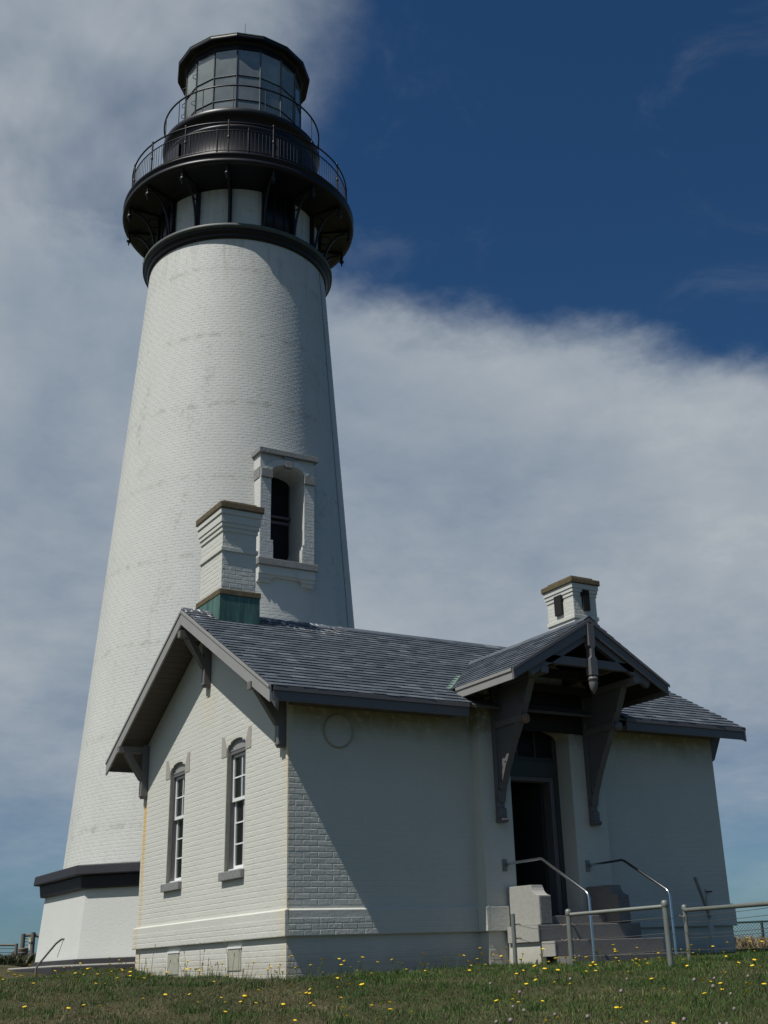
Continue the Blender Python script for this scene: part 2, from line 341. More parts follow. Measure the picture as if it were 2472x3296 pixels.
# ------------------------------------------------------------------ bricks
def brick_set(cands, parent, mat, nsingle, amp=1.):
    """cands: list of (centre, u, n, v, lu, lv) - one brick face each. The ones that show largest become single parts, the rest one joined relief."""
    if not cands: return
    C = np.array([c[0] for c in cands]); U = np.array([c[1] for c in cands]); N = np.array([c[2] for c in cands]); V = np.array([c[3] for c in cands])
    LU = np.array([c[4] for c in cands])/2; LV = np.array([c[5] for c in cands])/2; n = len(C)
    px, py, dz_ = project(C); tov = CAM-C; dist = np.linalg.norm(tov, axis=1); face = np.einsum('ij,ij->i', tov, N)/dist
    score = np.where((px > 0) & (px < 768) & (py > 0) & (py < 1024) & (face > .12), LU*LV*face/dist**2, -1.)
    vis = np.array([c[6] if len(c) > 6 else 1. for c in cands]); score = score*vis
    order = np.argsort(-score)[:nsingle]; order = order[score[order] > 0]
    single = np.zeros(n, bool); single[order] = True
    prd = (.0003+RNG.random(n)*.0013)*amp; t1 = (RNG.random(n)-.5)*.0016*amp; t2 = (RNG.random(n)-.5)*.0009*amp; bv = .007
    def verts(i):
        o = []
        for su, sv in ((-1, -1), (1, -1), (1, 1), (-1, 1)): o.append((su*LU[i], sv*LV[i], -.0012))
        for su, sv in ((-1, -1), (1, -1), (1, 1), (-1, 1)): o.append((su*(LU[i]-bv), sv*(LV[i]-bv), prd[i]+su*t1[i]+sv*t2[i]))
        return o
    Q = [(4, 5, 6, 7), (0, 1, 5, 4), (1, 2, 6, 5), (2, 3, 7, 6), (3, 0, 4, 7)]
    j = np.where(~single)[0]
    if len(j):
        VV = np.zeros((len(j), 8, 3))
        for k, (su, sv) in enumerate(((-1, -1), (1, -1), (1, 1), (-1, 1))):
            VV[:, k] = C[j]+U[j]*(su*LU[j])[:, None]+V[j]*(sv*LV[j])[:, None]-N[j]*.0012
            VV[:, k+4] = C[j]+U[j]*(su*(LU[j]-bv))[:, None]+V[j]*(sv*(LV[j]-bv))[:, None]+N[j]*(prd[j]+su*t1[j]+sv*t2[j])[:, None]
        FF = (np.arange(len(j))[:, None, None]*8+np.array(Q)[None]).reshape(-1, 4)
        tris('brick_relief', VV.reshape(-1, 3), FF, mat, parent, kind='stuff')
    protos = {}
    for i in np.where(single)[0]:
        key = (round(LU[i], 3), round(LV[i], 3), int(RNG.integers(4)))
        if key not in protos:
            mb = MB(); mb.add(verts(i), Q); protos[key] = mesh('brick', mb, mat)
        o = bpy.data.objects.new('brick', protos[key]); COL.objects.link(o)
        Mx = Matrix(((U[i][0], V[i][0], N[i][0], C[i][0]), (U[i][1], V[i][1], N[i][1], C[i][1]), (U[i][2], V[i][2], N[i][2], C[i][2]), (0, 0, 0, 1)))
        o.parent = parent; o.matrix_basis = Mx
BH, BL, JT = .0675, .205, .006
def courses(z0, z1, spans, place, u, n, skip=.02, wgt=1., phase=0):
    """running-bond brick faces between z0 and z1; spans(z) gives open intervals along u; place(uu, z) -> 3D point"""
    out = []; k = 0; z = z0
    while z+BH <= z1+.002:
        zc_ = z+BH/2; off = (.5 if (k+phase) % 2 else 0.)*BL
        for a, b in spans(zc_):
            g = math.floor((a-off)/BL)*BL+off
            while g < b:
                s0, s1 = max(g, a), min(g+BL, b)
                if s1-s0 > .035:
                    c = place((s0+s1)/2, zc_)
                    out.append((c, u, n, (0, 0, 1), s1-s0-JT, BH-JT, wgt))
                g += BL
        z += BH; k += 1
    return out

# ------------------------------------------------------------------ terrain
def tz(x, y):
    x = np.asarray(x, float); y = np.asarray(y, float); s = np.hypot(x-CAM[0], y-CAM[1])
    az = np.arctan2(x-CAM[0], y-CAM[1])
    b = np.interp(s, [0, 6, 10, 13.5, 15, 19, 24, 30, 42, 60, 90, 400], [-1.5, -.92, -.50, -.145, -.095, -.03, .02, .03, .02, -2.5, -14, -22])
    left = np.clip((0.32-az)/.12, 0, 1); left = left*left*(3-2*left)
    b = b+left*np.interp(s, [17, 19, 22, 30, 42, 60], [0, .0, .04, .33, .46, .8])
    b = b+.10*np.exp(-(((x+.75)/.75)**2+((y-4.6)/.8)**2))
    b = b+.05*np.exp(-(((x+1.9)/1.2)**2+((y-3.2)/1.2)**2))
    b = b+.02*np.sin(x*1.9+.6*y)*np.sin(y*1.5-.4*x+1)+.010*np.sin(x*5.1+1.)*np.sin(y*4.3)
    ins = np.clip((np.minimum(np.minimum(x+.3, 7.5-x), np.minimum(y+.3, 5.5-y)))/.3, 0, 1)
    return b-.12*ins
gx = np.unique(np.concatenate([np.linspace(-400, -40, 16), np.linspace(-40, -12, 30), np.linspace(-12, 22, 190), np.linspace(22, 60, 40), np.linspace(60, 400, 14)]))
gy = np.unique(np.concatenate([np.linspace(-200, -20, 12), np.linspace(-20, 14, 190), np.linspace(14, 60, 60), np.linspace(60, 400, 14)]))
X, Y = np.meshgrid(gx, gy); Z = tz(X, Y); nx = len(gx)
idx = (np.arange(len(gy)-1)[:, None]*nx+np.arange(nx-1)[None]).ravel()
F = np.stack([idx, idx+1, idx+nx+1, idx+nx], 1)
g = tris('ground', np.stack([X, Y, Z], -1).reshape(-1, 3), F, M['ground'], kind='structure'); g.data.polygons.foreach_set('use_smooth', [True]*len(F))
sea = MB(); sea.add([(-9000, -9000, -21), (9000, -9000, -21), (9000, 9000, -21), (-9000, 9000, -21)], [(0, 1, 2, 3)]); obj('sea', sea, M['sea'], kind='structure')

# ------------------------------------------------------------------ LIGHTHOUSE
A = (3.69, 10.773)
R = math.radians
def rad(z): return 3.31424-.0716994*z
LH = root('lighthouse', (A[0], A[1], .15), 'tall white painted brick lighthouse tower with black iron gallery and glazed lantern', 'lighthouse')
# shaft with an opening behind the window surround
mb = MB(); NA = 144; zs = [1.6+k*.27 for k in range(int((16.3-1.6)/.27))]+[16.3]
vs = [(*TP(A, 2*math.pi*i/NA, rad(z)), z) for z in zs for i in range(NA)]; fs = []
for q in range(len(zs)-1):
    for i in range(NA):
        j = (i+1) % NA; c = [vs[q*NA+i], vs[q*NA+j], vs[(q+1)*NA+j], vs[(q+1)*NA+i]]
        cx = sum(p[0] for p in c)/4; cyy = sum(p[1] for p in c)/4; cz = sum(p[2] for p in c)/4
        if cyy < A[1] and abs(cx-3.75) < .46 and 7.9 < cz < 9.95: continue
        fs.append((q*NA+i, q*NA+j, (q+1)*NA+j, (q+1)*NA+i))
mb.add(vs, fs, True); shaft = obj('shaft', mb, M['towerwhite'], LH)
# bricks round the shaft
cand = []; z = 1.93; k = 0
slope = math.atan(.0717)
while z+BH < 15.93:
    zc_ = z+BH/2; r = rad(zc_); nb_ = int(2*math.pi*r/BL); da = 2*math.pi/nb_
    for i in range(nb_):
        a = (i+.5*(k % 2))*da+.01*k
        a = (a+math.pi) % (2*math.pi)-math.pi
        p = TP(A, a, r)
        if p[1] < A[1] and abs(p[0]-3.75) < .62 and 7.5 < zc_ < 10.3: continue
        nn = np.array([math.cos(a)*TOC[0]+math.sin(a)*RGT[0], math.cos(a)*TOC[1]+math.sin(a)*RGT[1], .0717]); nn /= np.linalg.norm(nn)
        uu = np.array([-math.sin(a)*TOC[0]+math.cos(a)*RGT[0], -math.sin(a)*TOC[1]+math.cos(a)*RGT[1], 0.]); vv = np.cross(nn, uu); vv = vv if vv[2] > 0 else -vv
        if np.dot(np.cross(uu, vv), nn) < 0: uu = -uu
        wgt = 1. if ((a < R(-32) and zc_ < 8) or zc_ > 7.0) else 0.
        cand.append(((p[0], p[1], zc_), uu, nn, vv, BL-JT+.0, BH-JT, wgt))
    z += BH; k += 1
brick_set(cand, shaft, M['towerwhite'], 298, .6)
# plinth
def octo(r, z0, z1, r2=None):
    r2 = r if r2 is None else r2; return [(A[0]+r*math.sin(R(22.5+45*k)), A[1]+r*math.cos(R(22.5+45*k)), z0) for k in range(8)]+[(A[0]+r2*math.sin(R(22.5+45*k)), A[1]+r2*math.cos(R(22.5+45*k)), z1) for k in range(8)]
OF = [tuple(range(8)), tuple(range(8, 16))[::-1]]+[(k, 8+k, 8+(k+1) % 8, (k+1) % 8) for k in range(8)]
def op(name, r, z0, z1, mat, r2=None, par=LH, bev=.01, **kw):
    m_ = MB(); m_.add(octo(r, z0, z1, r2), [f[::-1] for f in OF]); return obj(name, m_, mat, par, bev, **kw)
pl_ = op('plinth', 3.60, .28, 1.50, M['plinthwhite'], 3.50, bev=.015)
op('plinth_molding', 3.60, 1.49, 1.72, M['blackband'], 3.63, bev=.02); op('plinth_cap', 3.75, 1.72, 1.90, M['blackband'], 3.73, bev=.02)
op('plinth_base', 3.66, .20, .29, M['deckedge']); dk = op('deck', 4.14, -.15, .17, M['deckedge']); op('deck_top', 4.12, .172, .20, M['deck'], 4.10)
# iron band under the gallery
m_ = MB(); m_.lathe([(2.12, 15.92), (2.21, 15.93), (2.24, 16.0), (2.235, 16.045), (2.29, 16.06), (2.31, 16.13), (2.30, 16.15), (2.12, 16.16)], A, 128); obj('iron_band', m_, M['black'], LH)
m_ = MB(); m_.lathe([(2.12, 16.14), (2.355, 16.15), (2.36, 16.24), (2.30, 16.27), (1.9, 16.275)], A, 128); obj('band_ledge', m_, M['greyiron'], LH)
m_ = MB(); m_.lathe([(2.0, 16.2), (2.0, 17.55)], A, 128); obj('neck', m_, M['towerwhite'], LH)
for a in (27.5, -62.5, 117.5, -152.5):
    m_ = MB(); m_.lathe([(2.0, 16.27), (2.035, 16.27), (2.035, 17.5), (2.0, 17.5)], A, 10, R(a-12.7), R(a+12.7), closed=True); f_ = obj('window_shutter', m_, M['black'], LH)
    for q in (-12.2, -4, 4, 12.2):
        mm = MB(); p = TP(A, R(a+q), 2.05); mm.box(p[0]-.015, p[1]-.015, 16.3, p[0]+.015, p[1]+.015, 17.48); obj('shutter_batten', mm, M['black'], f_)
# gallery
m_ = MB(); m_.lathe([(1.9, 17.44), (2.02, 17.45), (2.10, 17.49), (2.80, 17.555), (2.90, 17.56), (2.925, 17.60), (2.915, 17.665), (2.87, 17.69), (2.865, 17.75), (2.91, 17.78), (2.925, 17.82), (2.90, 17.845), (1.7, 17.85)], A, 128); obj('gallery_deck', m_, M['black'], LH)
for k in range(16):
    a = R(-6.8+22.5*k)
    def BP(r, z): return (*TP(A, a, r), z)
    mm = MB(); t_ = (-math.sin(a)*TOC[0]+math.cos(a)*RGT[0], -math.sin(a)*TOC[1]+math.cos(a)*RGT[1], 0)
    mm.beam(BP(2.045, 16.24), BP(2.045, 17.46), .085, .10, up=(math.cos(a)*TOC[0]+math.sin(a)*RGT[0], math.cos(a)*TOC[1]+math.sin(a)*RGT[1], 0)); br = obj('bracket', mm, M['black'], LH)
    mm = MB(); pts = []
    for q in range(13):
        th = q/12*math.pi/2; pts.append(BP(2.70-.58*math.cos(th), 16.30+1.16*math.sin(th)))
    mm.tube(pts, .032, 6); mm.beam(BP(2.08, 17.50), BP(2.82, 17.545), .07, .08)
    sc = [BP(2.20+.13*math.cos(x_), 17.27+.13*math.sin(x_)) for x_ in np.linspace(0, 5.6, 14)]
    mm.tube(sc, .016, 5); obj('curved_arm', mm, M['black'], br)
    mm = MB(); c = TP(A, a, 2.80)
    mm.lathe([(0, 17.16), (.018, 17.21), (.02, 17.25), (.055, 17.29), (.062, 17.33), (.03, 17.365), (.028, 17.40), (.045, 17.42), (.03, 17.47), (.028, 17.54), (.05, 17.58)], c, 12); obj('pendant', mm, M['black'], br)
def rails(name, r, zlist, zbot, ztop, post_r, nb_per, par):
    rr = obj(name, MB().tube([(*TP(A, 2*math.pi*i/96, r), zlist[-1][0]) for i in range(96)], zlist[-1][1], 6, closed=True), M['black'], par)
    for z_, q in zlist[:-1]:
        obj('horizontal_rail', MB().tube([(*TP(A, 2*math.pi*i/96, r), z_) for i in range(96)], q, 6, closed=True), M['black'], rr)
    pm = MB(); pm.tube([(0, 0, 0), (0, 0, ztop-zbot)], post_r, 6)
    if nb_per: pm.lathe([(0, ztop-zbot+.07), (.026, ztop-zbot+.04), (.026, ztop-zbot+.02), (post_r, ztop-zbot-.005)], (0, 0), 8); pm.lathe([(post_r, .50), (.03, .53), (.03, .57), (post_r, .60)], (0, 0), 8)
    pme = mesh('post', pm, M['black'])
    bme = mesh('baluster', MB().tube([(0, 0, 0), (0, 0, .59)], .0065, 4, cap=False), M['black'])
    for k in range(16):
        o = bpy.data.objects.new('post', pme); COL.objects.link(o); o.parent = rr; o.location = (*TP(A, R(-6.8+22.5*k), r), zbot)
        for q in range(nb_per):
            o = bpy.data.objects.new('baluster', bme); COL.objects.link(o); o.parent = rr; o.location = (*TP(A, R(-6.8+22.5*(k+(q+1)/(nb_per+1))), r), 18.01)
    return rr
rails('gallery_railing', 2.745, [(18.015, .013), (18.60, .014), (18.82, .020)], 17.84, 18.84, .022, 11, LH)
# watch room drum and upper gallery
m_ = MB(); m_.lathe([(2.00, 17.85), (2.00, 17.93), (1.965, 17.95), (1.965, 19.30), (1.99, 19.33), (1.985, 19.38), (1.90, 19.44), (1.88, 19.50), (1.90, 19.58), (1.97, 19.66), (2.01, 19.70), (2.04, 19.74), (2.045, 19.84), (2.01, 19.87), (1.4, 19.88)], A, 128); wr = obj('watch_room', m_, M['black'], LH)
for k in range(16):
    c = [(*TP(A, R(4.4+22.5*k), 1.972), zz) for zz in (17.95, 19.3)]
    obj('seam_strip', MB().tube(c, .016, 4), M['black'], wr)
m_ = MB(); m_.lathe([(1.965, 17.95), (2.03, 17.95), (2.03, 19.2), (1.965, 19.2)], A, 6, R(-66), R(-50), closed=True); obj('door', m_, M['black'], wr)
rails('upper_railing', 2.03, [(20.54, .022)], 19.86, 20.54, .012, 0, LH)
# lantern
def pg(a, r, z): return (*TP(A, R(a), r), z)
LA = [-6.8+22.5*k for k in range(16)]
m_ = MB(); m_.lathe([(1.60, 19.87), (1.60, 19.97), (1.545, 20.0), (1.3, 20.0)], A, 16, off=R(-6.8), smooth=False); lan = obj('lantern', m_, M['black'], LH)
m_ = MB(); m_.lathe([(1.3, 22.14), (1.56, 22.14), (1.56, 22.30), (1.62, 22.34), (1.775, 22.345), (1.785, 22.38), (1.78, 22.44), (1.74, 22.455), (1.2, 22.72), (.45, 22.98), (.2, 23.05), (.16, 23.22), (.0, 23.3)], A, 16, off=R(-6.8), smooth=False); obj('lantern_roof', m_, M['black'], LH)
m_ = MB(); m_.lathe([(1.778, 22.44), (1.79, 22.44), (1.79, 22.462), (1.74, 22.475)], A, 16, off=R(-6.8), smooth=False); obj('roof_edge', m_, simple('green_copper_edge', (.05, .085, .05), .6), LH)
obj('lightning_rod', MB().tube([(A[0], A[1], 22.9), (A[0], A[1], 24.42)], [.016, .006], 6), M['black'], LH)
for k in range(16):
    a, b = LA[k], LA[k]+22.5
    obj('mullion', MB().tube([pg(a, 1.545, 19.99), pg(a, 1.545, 22.16)], .019, 6), M['black'] if not (0 < (a % 360) < 90) else M['greyiron'], lan)
    levels = [20.0, 20.522, 21.286, 22.14]
    for z_ in levels[1:3]: obj('glazing_bar', MB().tube([pg(a, 1.548, z_), pg(b, 1.548, z_)], .012, 5), M['black'], lan)
    for q in range(3):
        pm = MB(); z0, z1 = levels[q]+.012, levels[q+1]-.012; p0, p1 = TP(A, R(a), 1.535), TP(A, R(b), 1.535)
        pm.add([(*p0, z0), (*p1, z0), (*p1, z1), (*p0, z1)], [(0, 1, 2, 3)]); obj('pane', pm, M['lanternglass'], lan)
for a in (-51.8, -74.3, -96.8):
    for z_ in (20.35, 20.75, 21.6):
        c = TP(A, R(a), 1.60); ring = [(c[0]+.0*x_, c[1], z_) for x_ in (0,)]
        obj('grab_handle', MB().tube([(*TP(A, R(a), 1.55), z_-.08), (*TP(A, R(a-1.5), 1.63), z_-.05), (*TP(A, R(a-1.5), 1.63), z_+.05), (*TP(A, R(a), 1.55), z_+.08)], .010, 5), M['black'], lan)
m_ = MB(); prof = [(.30, 20.1)]
for k in range(15): zz = 20.15+k*.1; rr_ = .70-.2*((k-7)/7.5)**2; prof += [(rr_, zz), (rr_+.03, zz+.05), (rr_, zz+.095)]
prof += [(.25, 21.68), (0, 21.75)]; m_.lathe(prof, A, 32); obj('lens', m_, M['lens'], LH)
m_ = MB(); m_.lathe([(.34, 19.9), (.34, 20.1), (.45, 20.12), (0, 20.13)], A, 24); obj('lens_pedestal', m_, M['greyiron'], LH)
obj('lens_frame', MB().tube([(A[0]-.2, A[1], 20.1), (A[0]-.2, A[1], 21.7)], .03, 6).tube([(A[0]+.2, A[1], 20.1), (A[0]+.2, A[1], 21.7)], .03, 6), M['black'], LH)
m_ = MB(); m_.lathe([(1.5, 22.13), (.1, 22.35)], A, 16, off=R(-6.8)); obj('lantern_ceiling', m_, M['greyiron'], LH)
# conductor cable down the shaft
obj('conductor_cable', MB().tube([(*TP(A, R(64.5), rad(z_)+.010), z_) for z_ in np.linspace(1.9, 15.95, 16)], .006, 5), M['trim'], LH)

# tower window surround
WX = 3.75; fr = 7.9
win = obj('window_surround', MB().prism([(3.11, 7.83), (3.425, 7.83), (3.425, 8.14), (3.395, 8.14), (3.395, 8.19), (3.36, 8.24), (3.36, 9.62), (3.11, 9.62)], 'y', fr, 8.60), M['towerwhite'], LH, .006)
obj('window_pier', MB().prism([(4.38, 7.83), (4.08, 7.83), (4.08, 8.14), (4.105, 8.14), (4.105, 8.19), (4.13, 8.24), (4.13, 9.62), (4.38, 9.62)], 'y', fr, 8.60), M['towerwhite'], win, .006)
arcp = [(WX+.385*math.cos(t), 9.76+.20*math.sin(t)) for t in np.linspace(0, math.pi, 13)]
m_ = MB(); m_.prism([(3.11, 9.76), (3.11, 10.17), (3.75, 10.17), (3.75, 9.96)]+arcp[7:], 'y', fr+.03, 8.75)
m_.prism([(4.38, 9.76), (4.38, 10.17), (3.75, 10.17), (3.75, 9.96)]+arcp[:6][::-1], 'y', fr+.03, 8.75)
m_.box(3.11, fr+.03, 9.62, 3.36, 8.7, 9.76).box(4.13, fr+.03, 9.62, 4.38, 8.7, 9.76); obj('window_head', m_, M['towerwhite'], win, .004)
for sgn in (-1, 1):
    ar = []
    for t in np.linspace(.12, math.pi/2-.13, 9): ar.append((WX+sgn*.40*math.cos(t), 9.765+.205*math.sin(t)))
    ou = [(WX+sgn*(.52*math.cos(t)), 9.80+.30*math.sin(t)) for t in np.linspace(.2, math.pi/2-.10, 9)]
    obj('arch_brick', MB().prism(ar+ou[::-1], 'y', fr-.03, fr+.04), M['towerwhite'], win, .004)
    obj('impost_stone', MB().box(WX+sgn*.372, fr-.045, 9.62, WX+sgn*.635, fr+.04, 9.81), M['stone'], win, .006)
obj('keystone', MB().prism([(WX-.075, 9.92), (WX+.075, 9.92), (WX+.115, 10.16), (WX-.115, 10.16)], 'y', fr-.05, fr+.05), M['stone'], win, .006)
obj('lintel', MB().box(3.055, fr-.06, 10.17, 4.45, 8.5, 10.285), M['stone'], win, .008)
obj('side_stone', MB().box(3.095, fr+.04, 9.62, 3.12, 8.3, 9.86), M['stone'], win, .004)
obj('sill', MB().box(3.07, fr-.05, 7.68, 4.45, 8.7, 7.83), M['stone'], win, .012)
obj('apron', MB().box(3.11, fr, 7.50, 4.40, 8.4, 7.68).box(3.11, fr+.03, 7.42, 3.44, 8.3, 7.50).box(3.11, fr+.06, 7.34, 3.40, 8.3, 7.42).box(4.06, fr+.03, 7.42, 4.40, 8.3, 7.50).box(4.10, fr+.06, 7.34, 4.38, 8.3, 7.42).box(3.44, fr+.03, 7.46, 4.06, 8.3, 7.50), M['towerwhite'], win, .004)
obj('reveal', MB().box(3.30, 8.605, 7.75, 3.359, 9.2, 9.75).box(4.131, 8.605, 7.75, 4.19, 9.2, 9.75).box(3.3, 8.7, 7.7, 4.2, 9.2, 7.83)
    .prism([(3.34, 9.74), (3.30, 10.1), (3.75, 10.1), (3.75, 9.96)]+arcp[7:], 'y', 8.7, 9.2).prism([(4.16, 9.74), (4.2, 10.1), (3.75, 10.1), (3.75, 9.96)]+arcp[:6][::-1], 'y', 8.7, 9.2), M['towerwhite'], win)
fw = obj('window_frame', MB().box(3.36, 8.56, 7.83, 3.39, 8.64, 9.9).box(4.10, 8.60, 7.83, 4.128, 8.66, 9.9).box(3.39, 8.56, 8.88, 4.10, 8.63, 8.94).box(3.36, 8.52, 9.00, 4.125, 8.6, 9.05).box(3.39, 8.56, 7.83, 4.10, 8.63, 7.9), M['trimdark'], win)
obj('pane', MB().box(3.37, 8.605, 7.88, 4.12, 8.612, 9.96), M['darkpane'], win)
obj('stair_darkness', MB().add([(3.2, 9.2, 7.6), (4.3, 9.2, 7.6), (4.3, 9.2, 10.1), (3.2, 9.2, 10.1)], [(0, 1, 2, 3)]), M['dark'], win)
# bricks on the surround face
cand = courses(7.84, 9.60, lambda z: [(3.115, 3.36 if z > 8.24 else 3.42)]+[(4.13 if z > 8.24 else 4.085, 4.375)], lambda u, z: (u, fr-.001, z), (1, 0, 0), (0, -1, 0))
cand += courses(7.36, 9.55, lambda z: [(7.92, 8.02)], lambda u, z: (3.109, u, z), (0, -1, 0), (-1, 0, 0))
brick_set(cand, win, M['towerwhite'], 0)

# ------------------------------------------------------------------ OIL HOUSE
L, DP = 7.24, 5.20
H = root('oil_house', (0, 0, -.08), 'low white painted brick oil house with slate roof and gabled entrance porch', 'building')
RZ0, SL, RY = 3.18, .565, 2.62          # roof surface: height at y=-.45, slope, ridge y
def rz(y): return RZ0+SL*(RY+.45-abs(y-RY))
def wall_top(y): return rz(y)-.10
# gable wall in columns
W1, W2 = (3.45, 4.06), (1.28, 1.91); WB, WS, WC = 1.20, 2.79, 2.91
def gable(x0, x1, wins, name, mat):
    m_ = MB(); ys = [0.0]
    for a, b in sorted(wins): ys += [a, b]
    ys.append(DP)
    for i in range(len(ys)-1):
        a, b = ys[i], ys[i+1]; top = [(b, wall_top(b)), (a, wall_top(a))]
        if a < RY < b: top.insert(1, (RY, wall_top(RY)))
        if (a, b) in wins:
            m_.prism([(a, -.35), (b, -.35), (b, WB), (a, WB)], 'x', x0, x1)
            arc = [((a+b)/2+(b-a)/2*math.cos(t), WS+(WC-WS)*math.sin(t)) for t in np.linspace(math.pi, 0, 11)]
            m_.prism(arc+top, 'x', x0, x1)
        else: m_.prism([(a, -.35), (b, -.35)]+top, 'x', x0, x1)
    return obj(name, m_, mat, H)
gw = gable(0, .30, [W1, W2], 'gable_wall', M['white'])
gw2 = gable(L-.30, L, [], 'gable_wall', M['white'])
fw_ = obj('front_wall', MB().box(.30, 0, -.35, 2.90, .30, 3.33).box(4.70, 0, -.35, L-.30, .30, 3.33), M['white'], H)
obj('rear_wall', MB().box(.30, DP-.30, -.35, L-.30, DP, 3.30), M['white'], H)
# entrance bay
PX0, PX1, PY = 2.73, 4.85, -.20
DX0, DX1, DZ0, DZ1 = 3.215, 4.27, .50, 3.02
m_ = MB(); m_.box(PX0, PY, -.35, DX0, .10, 3.55).box(DX1, PY, -.35, PX1, .10, 3.55).box(DX0, PY, -.35, DX1, .10, .40)
arc = [((DX0+DX1)/2+(DX1-DX0)/2*math.cos(t), DZ1-.16+.16*math.sin(t)) for t in np.linspace(math.pi, 0, 13)]
m_.prism(arc+[(DX1, 3.55), (DX0, 3.55)], 'y', PY, .10)
m_.prism([(PX0, 3.55), (PX1, 3.55), (3.78, 4.05)], 'y', PY, .10); bay = obj('entrance_bay', m_, M['white'], H)
def band(name, x0, x1, y0, y1, par):
    p = .05; z0, z1, z2 = .345, .60, .665
    return None
# water table band round the house (proud, chamfered top)
def chamfer(axis, a, b, base, sgn, par):
    poly = [(base, .345), (base+sgn*.05, .345), (base+sgn*.05, .635), (base, .655)]
    if axis == 'x': return MB().prism([(p[0], p[1]) for p in poly], 'x', a, b)     # runs along x, poly in (y,z)
    return MB().prism([(p[0], p[1]) for p in poly], 'y', a, b)                      # runs along y, poly in (x,z)
obj('water_table', chamfer('y', -.05, DP+.05, .002, -1, H), M['white'], gw, .006)
obj('water_table', chamfer('x', .003, PX0, .002, -1, H), M['white'], fw_, .006)
obj('water_table', chamfer('x', PX1, L+.05, .002, -1, H), M['white'], fw_, .006)
obj('water_table', chamfer('y', PY-.05, -.052, PX0+.002, -1, H), M['white'], bay, .006)
obj('water_table', chamfer('x', PX0-.04, 3.04, PY+.002, -1, H), M['white'], bay, .006)
obj('water_table', chamfer('x', 4.52, PX1+.04, PY+.002, -1, H), M['white'], bay, .006)
obj('water_table', chamfer('y', PY-.05, -.052, PX1-.002, 1, H), M['white'], bay, .006)
# bricks on the walls
def inset(z, base):   # band pushes the face out
    return base
def gspan(z):
    # y interval under the roof at height z, minus windows
    e = (z+.12-RZ0)/SL-.45
    a, b = max(0.004, e), min(DP-.004, 2*RY-e)
    if b <= a: return []
    iv = [(a, b)]
    if WB-.12 < z < WC:
        for wa, wb in (W1, W2):
            if z > WS:
                t = math.sqrt(max(0, 1-((z-WS)/(WC-WS))**2)); c = (wa+wb)/2; h = (wb-wa)/2*t; wa, wb = c-h, c+h
            if z < WB: wa -= .03; wb += .06
            nv = []
            for p, q in iv:
                if wb <= p or wa >= q: nv.append((p, q))
                else:
                    if wa > p: nv.append((p, wa))
                    if wb < q: nv.append((wb, q))
            iv = nv
    return iv
U_G = (0, -1, 0)
cg = courses(.69, 4.80, gspan, lambda u, z: (-.001, u, z), U_G, (-1, 0, 0))
cg += courses(.348, .60, lambda z: [(-.046, DP+.04)], lambda u, z: (-.049, u, z), U_G, (-1, 0, 0))
cg += courses(-.20, .33, lambda z: [(0.004, DP-.004)], lambda u, z: (-.001, u, z), U_G, (-1, 0, 0))
brick_set(cg, gw, M['white'], 110, .75)
cf = courses(.69, 3.28, lambda z: [(0.004, PX0-.004)], lambda u, z: (u, -.001, z), (1, 0, 0), (0, -1, 0))
cf += courses(.348, .60, lambda z: [(-.04, PX0-.052)], lambda u, z: (u, -.049, z), (1, 0, 0), (0, -1, 0))
cf += courses(-.20, .33, lambda z: [(0.004, PX0-.004), (PX1+.004, L-.004)], lambda u, z: (u, -.001, z), (1, 0, 0), (0, -1, 0))
cf += courses(.69, 3.28, lambda z: [(PX1+.004, L-.004)], lambda u, z: (u, -.001, z), (1, 0, 0), (0, -1, 0))
cf += courses(.348, .60, lambda z: [(PX1+.052, L+.04)], lambda u, z: (u, -.049, z), (1, 0, 0), (0, -1, 0))
brick_set(cf, fw_, M['white'], 70)
cb = courses(.69, 3.50, lambda z: [(PX0+.004, DX0), (DX1, PX1-.004)], lambda u, z: (u, PY-.001, z), (1, 0, 0), (0, -1, 0))
cb += courses(-.20, .33, lambda z: [(PX0+.004, 3.0), (4.6, PX1-.004)], lambda u, z: (u, PY-.001, z), (1, 0, 0), (0, -1, 0))
brick_set(cb, bay, M['white'], 20)
# medallion
m_ = MB(); c0 = (.70, -.005, 2.77)
ringp = [(c0[0]+.205*math.cos(t), c0[1]-.008, c0[2]+.205*math.sin(t)) for t in np.linspace(0, 2*math.pi, 40, endpoint=False)]
md = obj('round_vent_cover', MB().prism([(c0[0]+.2*math.cos(t), c0[2]+.2*math.sin(t)) for t in np.linspace(0, 2*math.pi, 40, endpoint=False)], 'y', -.012, .0), M['white'], fw_)
obj('rim', MB().tube(ringp, .012, 6, closed=True), simple('stained_rim', (.36, .33, .25), .7, 0, .3, 12.), md)
# base vents
for y0 in (3.40, 1.28):
    v_ = obj('foundation_vent', MB().box(-.012, y0, -.02 if y0 > 2 else .0, .0, y0+.40, .255), M['vent'], gw)
    obj('vent_frame', MB().box(-.02, y0-.02, .255, 0, y0+.42, .28).box(-.02, y0+.40, -.05, 0, y0+.42, .255), M['sash'], v_)
